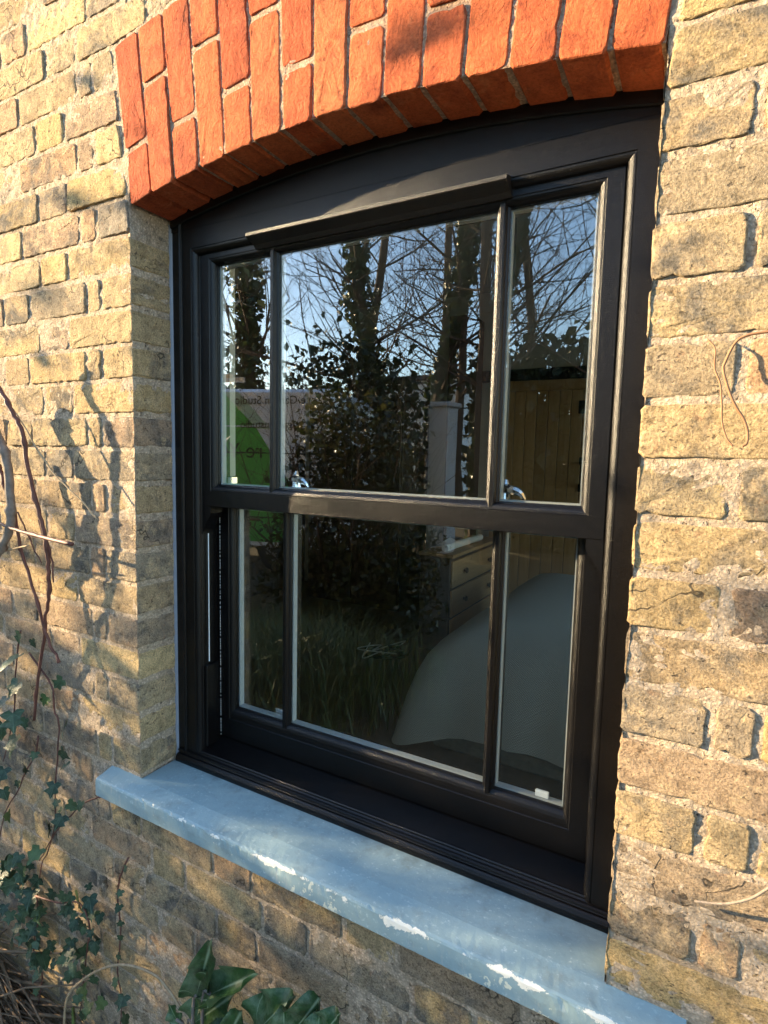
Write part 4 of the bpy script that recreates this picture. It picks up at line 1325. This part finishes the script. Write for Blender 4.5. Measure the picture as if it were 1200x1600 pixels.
# leafless shrub near the wall; its twigs throw the dappled shadow
tw = empty("twiggy_shrub", (-2.9, -.98, GROUND))
tag(tw, "leafless twiggy shrub standing left of the window, seen by its shadows", "shrub")
S = []; tips = []
Rr = random.Random(77)
for i in range(9):
    grow((-2.9 + Rr.gauss(0, .16), -.98 + Rr.gauss(0, .16), GROUND - .05), (Rr.gauss(0, .28), Rr.gauss(0, .28), 1), 1.85, .009, 3, Rr, S, .55, .12, 6, tips)
S = [s for s in S if s[1][0] < -1.15]
adopt(segs_mesh("twigs", S, M['bark']), tw)
tp = np.array([t for t in tips if t[0] < -1.2]); rs_ = np.random.RandomState(2)
idx = rs_.choice(len(tp), min(len(tp), 420), replace=False)
adopt(leaf_cloud("clinging_leaves", tp[idx] + rs_.normal(size=(len(idx), 3)) * .02, .05, M['ivymass'], None, 3, 1.3), tw)

# grass in front of the holly
r = np.random.RandomState(8)
n = 4200
bx = np.concatenate([r.uniform(-2.9, -.5, n // 2), r.normal(-1.3, .35, n // 2)]); by = np.concatenate([r.uniform(-3.0, -1.2, n // 2), r.normal(-1.9, .25, n // 2)])
hgt = np.concatenate([r.uniform(.08, .28, n // 2), r.uniform(.25, .62, n // 2)])
ang = r.rand(n) * 6.283; bend = r.uniform(.2, .9, n) * hgt
dx, dy = np.cos(ang), np.sin(ang)
wd = .004
p0 = np.stack([bx, by, np.full(n, GROUND - .03)], 1)
p1 = p0 + np.stack([dx * bend * .3, dy * bend * .3, hgt * .65], 1)
p2 = p0 + np.stack([dx * bend, dy * bend, hgt * (1 - .25 * bend / hgt)], 1)
sd = np.stack([-dy, dx, 0 * dx], 1) * wd
V = np.stack([p0 - sd, p0 + sd, p1 + sd, p1 - sd, p2], 1).reshape(-1, 3)
b_ = np.arange(n)[:, None] * 5
F = np.concatenate([b_ + np.array([[0, 1, 2]]), b_ + np.array([[0, 2, 3]]), b_ + np.array([[3, 2, 4]])])
o = mk_np("long_grass", V, F, M['grass'])
o["kind"] = "stuff"; tag(o, "long rough grass in front of the holly, reflected in the lower middle pane", "grass")

# white gate pillar
pil = empty("gate_pillar", (-2.82, -7.9, GROUND))
tag(pil, "white rendered gate pillar reflected at the right edge of the holly bush", "pillar")
adopt(MB().box(-3.02, -2.62, -8.1, -7.7, GROUND - .1, 1.60, .01).build("shaft", M['render_white']), pil)
adopt(MB().box(-3.07, -2.57, -8.15, -7.65, 1.601, 1.68, .015).build("cap", M['render_white']), pil)

# white garage far behind
gar = empty("white_garage", (-4.6, -14.5, GROUND))
tag(gar, "white rendered garage reflected at the right of the holly bush", "garage")
adopt(MB().box(-8.4, -5.1, -17.5, -14.5, GROUND - .1, 3.05).build("wall", M['render_white']), gar)
adopt(MB().box(-8.5, -5.0, -17.6, -14.4, 3.051, 3.2, .02).build("roof", M['roof_tile']), gar)
adopt(MB().box(-7.6, -5.6, -14.499, -14.46, GROUND, 1.3, .01).build("garage_door", M['alu']), gar)

# van with green and white livery
van = empty("van", (-4.1, -4.74, GROUND))
tag(van, "white van with green livery and dark lettering reflected in the left panes", "van")
VY0, VY1 = -4.74, -6.70
ZB = GROUND
prof = [(-8.1, ZB + .32), (-8.1, ZB + 1.3), (-8.02, ZB + 2.35), (-7.9, ZB + 2.48), (-4.6, ZB + 2.50), (-4.3, ZB + 2.42), (-3.72, ZB + 1.62), (-3.05, ZB + 1.28), (-2.92, ZB + 1.0), (-2.92, ZB + .42), (-3.05, ZB + .30)]
prof = [(-11.02 - x, z) for x, z in prof][::-1]
# the side leans in a little towards the roof
vs, fs = [], []
n = len(prof)
for y, sgn in ((VY1, -1), (VY1 + .10, 0), (VY0 - .10, 0), (VY0, 1)):
    for x, z in prof:
        inset = 0.05 if sgn else 0.0
        zc, xc = ZB + 1.3, -5.5
        yy = y
        vs.append((x + (inset if x < xc else -inset) * (1 if sgn else 0), yy, z + (-inset if z > zc else inset) * (1 if sgn else 0)))
for k in range(3):
    for i in range(n):
        fs.append((k * n + i, k * n + (i + 1) % n, (k + 1) * n + (i + 1) % n, (k + 1) * n + i))
fs.append(tuple(range(n))); fs.append(tuple(3 * n + i for i in reversed(range(n))))
body = mk("body", vs, fs, M['van_white']); adopt(body, van)
ys = VY0
adopt(MB().prism_y([(-7.17, ZB + 1.45), (-6.47, ZB + 1.45), (-6.47, ZB + 2.20), (-6.72, ZB + 2.15)], ys + .001, ys + .006).build("side_window", M['van_glass']), van)
for zz in (ZB + 1.98, ZB + 1.62, ZB + .75):
    adopt(MB().box(-6.27, -3.12, ys + .001, ys + .007, zz, zz + .018, .002).build("side_moulding", M['tyre' if zz < ZB + 1.7 else 'van_white']), van)
adopt(MB().box(-6.29, -6.275, ys + .001, ys + .004, ZB + .4, ZB + 2.3).build("door_seam", M['tyre']), van)
adopt(MB().box(-6.26, -6.12, ys + .004, ys + .03, ZB + 1.25, ZB + 1.30, .005).build("door_handle", M['tyre']), van)
for wx in (-7.27, -3.87):
    for wy, o_ in ((VY0 - .02, 1), (VY1 + .02, -1)):
        ty = MB().tube([(wx, wy - o_ * .22, ZB + .34), (wx, wy - o_ * .20, ZB + .34), (wx, wy - o_ * .03, ZB + .34), (wx, wy + o_ * .01, ZB + .34)], [.30, .34, .34, .30], 24).build("tyre", M['tyre']); adopt(ty, van)
        rm = MB().tube([(wx, wy + o_ * .011, ZB + .34), (wx, wy + o_ * .018, ZB + .34)], [.20, .17], 18).build("rim", M['alu']); rm.parent = ty
for wy in (VY0 - .25, VY1 + .25):
    adopt(MB().box(-8.12, -8.09, wy - .14, wy + .14, ZB + .85, ZB + 1.05, .01).build("headlight", M['lamp']), van)
    adopt(MB().box(-2.93, -2.905, wy - .06, wy + .06, ZB + .9, ZB + 1.3, .01).build("tail_light", M['lamp_red']), van)
adopt(MB().box(-8.16, -7.97, VY1 + .1, VY0 - .1, ZB + .32, ZB + .58, .03).build("bumper", M['tyre']), van)
ws = MB().add([(-6.750, VY0 - .2, ZB + 2.395), (-6.750, VY1 + .2, ZB + 2.395), (-7.285, VY1 + .15, ZB + 1.66), (-7.285, VY0 - .15, ZB + 1.66), (-6.770, VY0 - .2, ZB + 2.405), (-6.770, VY1 + .2, ZB + 2.405), (-7.305, VY1 + .15, ZB + 1.67), (-7.305, VY0 - .15, ZB + 1.67)],
               [(3, 2, 1, 0), (4, 5, 6, 7), (0, 1, 5, 4), (1, 2, 6, 5), (2, 3, 7, 6), (3, 0, 4, 7)])
adopt(ws.build("windscreen", M['van_glass']), van)
# roof rack with a ladder
for x in (-7.4, -6.3, -5.2):
    mb = MB().tube([(x, VY1 + .2, ZB + 2.62), (x, VY0 - .2, ZB + 2.62)], .02, 6)
    adopt(mb.build("rack_bar", M['iron']), van)
    for y in (VY1 + .2, VY0 - .2):
        adopt(MB().box(x - .02, x + .02, y - .02, y + .02, ZB + 2.46, ZB + 2.61).build("rack_foot", M['iron']), van)
lad = empty("ladder", (-4.1, -4.74, ZB + 2.65))
tag(lad, "dark ladder lying on the roof rack of the reflected van", "ladder")
for y in (-4.98, -5.32):
    adopt(MB().box(-7.6, -4.6, y - .015, y + .015, ZB + 2.641, ZB + 2.71, .003).build("rail", M['alu']), lad)
for i in range(10):
    x = -7.4 + i * .29
    adopt(MB().tube([(x, -5.305, ZB + 2.675), (x, -4.995, ZB + 2.675)], .013, 6).build("rung", M['alu']), lad)
# green livery panel and pale stripe
adopt(MB().prism_y([(-7.3, ZB + .42), (-3.55, ZB + .42), (-3.62, ZB + 1.22), (-3.85, ZB + 1.55), (-4.12, ZB + 1.95), (-4.62, ZB + 2.44), (-6.25, ZB + 2.44), (-6.25, ZB + 1.3), (-7.3, ZB + 1.2)], ys + .0012, ys + .0002).build("green_panel", M['van_green']), van)
adopt(MB().prism_y([(-4.12, ZB + 1.95), (-3.92, ZB + 1.95), (-4.40, ZB + 2.44), (-4.62, ZB + 2.44)], ys + .0028, ys + .0016).build("pale_stripe", M['van_light']), van)


def lettering(body_, size, x, z, name):
    cu = bpy.data.curves.new(name, 'FONT')
    cu.body = body_; cu.size = size; cu.extrude = 0.001
    tmp = bpy.data.objects.new(name, cu)
    C.objects.link(tmp)
    dg = bpy.context.evaluated_depsgraph_get()
    me = bpy.data.meshes.new_from_object(tmp.evaluated_get(dg))
    bpy.data.objects.remove(tmp)
    me.materials.clear(); me.materials.append(M['van_text'])
    o = bpy.data.objects.new(name, me)
    C.objects.link(o)
    # reads left to right for someone facing the van from the house (looking towards -y)
    o.rotation_euler = (rad(90), 0, rad(180))
    o.location = (x, ys + .0075, z)
    adopt(o, van)


lettering("nce Garden Studio", .155, -3.28, ZB + 2.28, "lettering")
lettering("zgardenstudio", .145, -3.55, ZB + 1.965, "lettering")
lettering("re YOU", .30, -4.02, ZB + 1.56, "lettering")

van.rotation_euler.z = lad.rotation_euler.z = rad(-16)      # parked at an angle to the house

# ------------------------------------------------------------------ plants on and by the wall
stem_spec = {'A': (.0058, .0036, 'red_stem'), 'B': (.0105, .0095, 'grey_stem'), 'C': (.0048, .0030, 'red_stem'), 'D': (.0034, .0044, 'red_stem'), 'E': (.0024, .0012, 'dry'), 'F': (.0020, .0012, 'red_stem'),
             'A2': (.0030, .0018, 'red_stem'), 'T1': (.0026, .0020, 'dry')}
clm = empty("woody_climber", (STEMS['A'][0][0], -.06, GROUND))
tag(clm, "leafless woody climber with reddish stems on the wall left of the window", "climber")
Rp = random.Random(19)
for k, pts in STEMS.items():
    r0, r1, mt = stem_spec[k]
    if k in ('A', 'B'):
        pts = [[pts[0][0] - .05, pts[0][1] - .02, pts[0][2] + .06]] + pts
    path = smooth_path(pts, 5)
    path = [p + Vector((Rp.gauss(0, .0010), Rp.gauss(0, .001), 0)) for p in path]
    L_ = len(path)
    rr = [r0 + (r1 - r0) * i / (L_ - 1) for i in range(L_)]
    for i in range(4, L_, 9):
        rr[i] *= 1.45
    adopt(MB().tube(path, rr, 8).build("stem", M[mt], None, True), clm)


def ivy_leaf_mesh(name, mat, seed, kind=0):
    R = random.Random(seed)
    # outline in local x (width), z (down to the tip is -z); stalk at the origin
    half = [(0.0, 0.0), (.16, .16), (.36, .14), (.52, .02), (.40, -.16), (.33, -.26), (.46, -.42), (.50, -.50), (.30, -.56), (.17, -.64), (.09, -.86), (0.0, -1.0)]
    if kind == 1:
        half = [(0, 0), (.2, .18), (.42, .10), (.46, -.08), (.34, -.30), (.40, -.46), (.26, -.62), (.12, -.84), (0, -.98)]
    out = [(x * (1 + R.gauss(0, .08)), z + R.gauss(0, .02)) for x, z in half]
    out[0] = (0, 0); out[-1] = (0, out[-1][1])
    left = [(-x * (1 + R.gauss(0, .07)), z + R.gauss(0, .02)) for x, z in half[1:-1]][::-1]
    ring = out + left
    cv = .22 + R.gauss(0, .05)
    f_ = lambda x, z: (-cv * abs(x) * .8 + .25 * (z + .35) ** 2 + R.gauss(0, .018))
    vs = [(x, f_(x, z), z) for x, z in ring]
    mids = [(0, f_(0, z) * 1.0 + .02, z) for z in (-.22, -.45, -.70)]
    b = len(vs)
    vs += mids
    nR = len(out)
    fs = []
    segs = [(0, 4, b), (4, 7, b + 1), (7, nR - 1, b + 2)] if kind == 0 else [(0, 3, b), (3, 6, b + 1), (6, nR - 1, b + 2)]
    n = len(ring)
    prev = 0
    for i0, i1, c in segs:
        for i in range(i0, i1):
            fs.append((i, i + 1, c))
            a_, b_ = (n - i) % n, (n - i - 1) % n
            fs.append((b_, a_, c))
        if prev:
            fs.append((prev, i0, c)); fs.append(((n - i0) % n, prev, c))
        prev = c
    me = bpy.data.meshes.new(name)
    me.from_pydata(vs, [], fs); me.update()
    me.polygons.foreach_set("use_smooth", [True] * len(me.polygons))
    me.materials.append(mat)
    return me


LM = [ivy_leaf_mesh("ivy_leaf", M['ivy'], s, k) for s, k in ((1, 0), (2, 0), (3, 1), (4, 0))]
LMP = [ivy_leaf_mesh("ivy_leaf_pale", M['ivy_pale'], s, 0) for s in (5, 6)]
ivy_label = {'G': "ivy stem with sparse leaves hanging below the red climber", 'H': "ivy trail with dark star shaped leaves at the left edge of the wall", 'I': "thin ivy trail with tiny leaves climbing the wall at far left",
             'J': "dark upright ivy runner with tiny leaves under the sill's left end", 'K': "ivy sprig reaching up to the left end of the blue sill",
             'M': "dense dark ivy clump low on the wall left of the ivy runner", 'N': "bushy ivy mass at the bottom left corner above dry stems"}
vines = {}
for k, pts in IVY.items():
    t = empty("ivy_vine", (pts[-1][0], pts[-1][1], GROUND))
    tag(t, ivy_label[k], "ivy", "ivy on the wall")
    vines[k] = t
    path = smooth_path(pts, 5)
    adopt(MB().tube([p + Vector((Rp.gauss(0, .001), 0, 0)) for p in path], [.0024 - .001 * i / len(path) for i in range(len(path))], 6).build("vine_stem", M['red_stem'], None, True), t)


def put_leaf(vine, x, y, z, s, me, flat=1.0):
    o = bpy.data.objects.new("leaf", me)
    C.objects.link(o)
    o.location = (x, y, z + s * .35)
    o.scale = (s * 1.05, s * .9, s)
    o.rotation_euler = (Rp.gauss(-.35, .40) * flat, Rp.gauss(0, .5), Rp.gauss(.25, .5))
    adopt(o, vine)


for k, x, y, z, s in LEAVES:
    me = LMP[Rp.randrange(2)] if Rp.random() < .16 else LM[Rp.randrange(4)]
    put_leaf(vines[k], x, y, z, s * 1.25, me)
# extra leaves filling the low clumps
for k, n_, sx, sz in (('N', 36, .055, .14), ('M', 24, .035, .075)):
    base = [q for q in LEAVES if q[0] == k]
    for i in range(n_):
        q = base[Rp.randrange(len(base))]
        put_leaf(vines[k], q[1] + Rp.gauss(0, sx * .5), q[2] + Rp.uniform(-.02, .012), q[3] + Rp.gauss(0, sz * .35), q[4] * Rp.uniform(.7, 1.15), LM[Rp.randrange(4)])

# dry tendrils on the right-hand wall
td = empty("dry_tendril", (1.12, -.03, .77))
tag(td, "thin dry looping tendril hanging on the sunlit wall right of the window", "tendril")
for k in ('T1', 'T2'):
    P_ = smooth_path(TENDRILS[k], 6)
    adopt(MB().tube(P_, [.0016 if k == 'T1' else .0012] * len(P_), 6).build("tendril_strand", M['tendril'], None, True), td)
P_ = smooth_path(TENDRILS['DS'], 6)
tag(MB().tube(P_, .0017, 6).build("dry_stalk", M['grey_stem'], None, True), "thin brown stalk curving across the lower right bricks", "stalk")

# veined arum plant under the sill
arm = empty("arum_plant", (.42, -.11, GROUND))
tag(arm, "green leafy plant with pale veined curled leaves at the bottom centre", "plant")


def arum_leaf(base, tip, width, cup, mat, twist=0.0, flop=0.0):
    b_, t_ = Vector(base), Vector(tip)
    d = t_ - b_; L_ = d.length; d.normalize()
    nrm = Vector((-.25, -1, .3)); nrm = (nrm - d * nrm.dot(d)).normalized()
    if twist:
        nrm = Matrix.Rotation(twist, 3, d) @ nrm
    sd_ = d.cross(nrm)
    vs, fs = [], []
    nu, nv = 12, 6
    for i in range(nu + 1):
        u = i / nu
        w = 1.0 * width / L_ * (math.sin(math.pi * min(1, (u * .90 + .10) ** .66)) ** .62)
        for j in range(-nv, nv + 1):
            v = j / nv
            rip = .32 * width / L_ * math.sin(u * 13 + (j > 0) * 1.7) * abs(v) ** 2
            a = cup * v
            vs.append((w * math.sin(a) / max(cup, .01), (1 - math.cos(a)) * w / max(cup, .01) + rip - flop * u * u, -u))
    m_ = 2 * nv + 1
    for i in range(nu):
        for j in range(m_ - 1):
            fs.append((i * m_ + j, i * m_ + j + 1, (i + 1) * m_ + j + 1, (i + 1) * m_ + j))
    o = mk("leaf", vs, fs, mat, None, True)
    mw = Matrix.Identity(4)
    for k in range(3):
        mw[k][0] = sd_[k] * L_; mw[k][1] = nrm[k] * L_; mw[k][2] = -d[k] * L_; mw[k][3] = b_[k]
    o.matrix_basis = mw
    adopt(o, arm)
    st = smooth_path([(b_.x * .6 + .42 * .4, -.11, GROUND - .02), (b_.x * .9 + .042, -.12, b_.z - .18), tuple(b_ - d * .02), tuple(b_ + d * .01)], 4)
    adopt(MB().tube(st, .0032, 6).build("leaf_stalk", M['grey_stem'], None, True), arm)
    return o


A_ = dict((k, v) for k, v in ARUM)
arum_leaf(A_['tall'][0], A_['tall'][1], .034, 1.0, M['arum'], .5)
arum_leaf(A_['curl'][0], A_['curl'][1], .046, 1.7, M['arum'], -.4, .12)
arum_leaf(A_['low1'][0], A_['low1'][1], .042, .6, M['arum'], .2, .3)
arum_leaf(A_['low2'][0], A_['low2'][1], .050, .7, M['arum'], -.3, .25)
arum_leaf(A_['low3'][0], A_['low3'][1], .045, .5, M['arum'], .5, .3)
arum_leaf(A_['low4'][0], A_['low4'][1], .036, .6, M['arum'], 0, .3)
arum_leaf(A_['low5'][0], A_['low5'][1], .018, .6, M['arum'], .3, .1)
arum_leaf((.36, -.12, -.36), (.42, -.14, -.27), .04, .5, M['arum'], .8, .3)

# grass tuft and arching dry stem
gt = empty("grass_tuft", (-.12, -.10, GROUND))
tag(gt, "broad green grass blades with an arching dry stem at bottom left", "grass")
adopt(MB().tube(smooth_path([(-.175, -.1, GROUND - .01)] + ARCHSTEM, 6), .0028, 6).build("dry_stem", M['dry'], None, True), gt)
for (x, z0, z1, w, lean) in ((-.095, -.70, -.505, .017, .012), (-.06, -.70, -.60, .007, .05), (-.13, -.70, -.57, .004, .06), (-.02, -.72, -.58, .006, .045)):
    vs, fs = [], []
    for i in range(9):
        u = i / 8
        z = GROUND + (z1 - GROUND) * u; xx = x + lean * u * u
        ww = w * (1 - u ** 3) * (.6 + .4 * min(1, u * 3)) + .0006
        vs += [(xx - ww, -.10 - .03 * u, z), (xx, -.094 - .03 * u, z), (xx + ww, -.10 - .03 * u, z)]
    for i in range(8):
        fs += [(3 * i, 3 * i + 1, 3 * i + 4, 3 * i + 3), (3 * i + 1, 3 * i + 2, 3 * i + 5, 3 * i + 4)]
    adopt(mk("grass_blade", vs, fs, M['grass'], None, True), gt)
o = MB().tube([(.150, -.012, -.205), (.098, -.03, -.325)], .0010, 5).build("straw", M['dry'])
tag(o, "single pale straw stuck to the bricks under the sill", "straw")

# heap of dry stems at the foot of the wall
S = []
R = random.Random(61)
for i in range(620):
    x = R.uniform(-1.15, -.24); y = -abs(R.gauss(.09, .11)) - .01
    z = GROUND + R.uniform(0, .24) * max(0.15, min(1, (-.2 - x) * 2.4))
    a = R.gauss(.5, .5); L_ = R.uniform(.08, .42)
    p = Vector((x, y, z)); dv = Vector((math.cos(a), R.gauss(0, .2), R.gauss(-.05, .35)))
    r_ = R.choice((.0015, .002, .003, .0045))
    q = p + dv * L_ * .5
    q2 = q + (dv + Vector((R.gauss(0, .15), 0, R.gauss(-.1, .15)))) * L_ * .5
    for v_ in (p, q, q2):
        v_.y = min(v_.y, -.008); v_.z = max(v_.z, GROUND - .01)
    S += [(tuple(p), tuple(q), r_, r_ * .9), (tuple(q), tuple(q2), r_ * .9, r_ * .6)]
o = segs_mesh("dry_stems", S, M['brown_stems'], None, 5)
o["kind"] = "stuff"; tag(o, "heap of dry brown stems at the foot of the wall at bottom left", "dry stems")
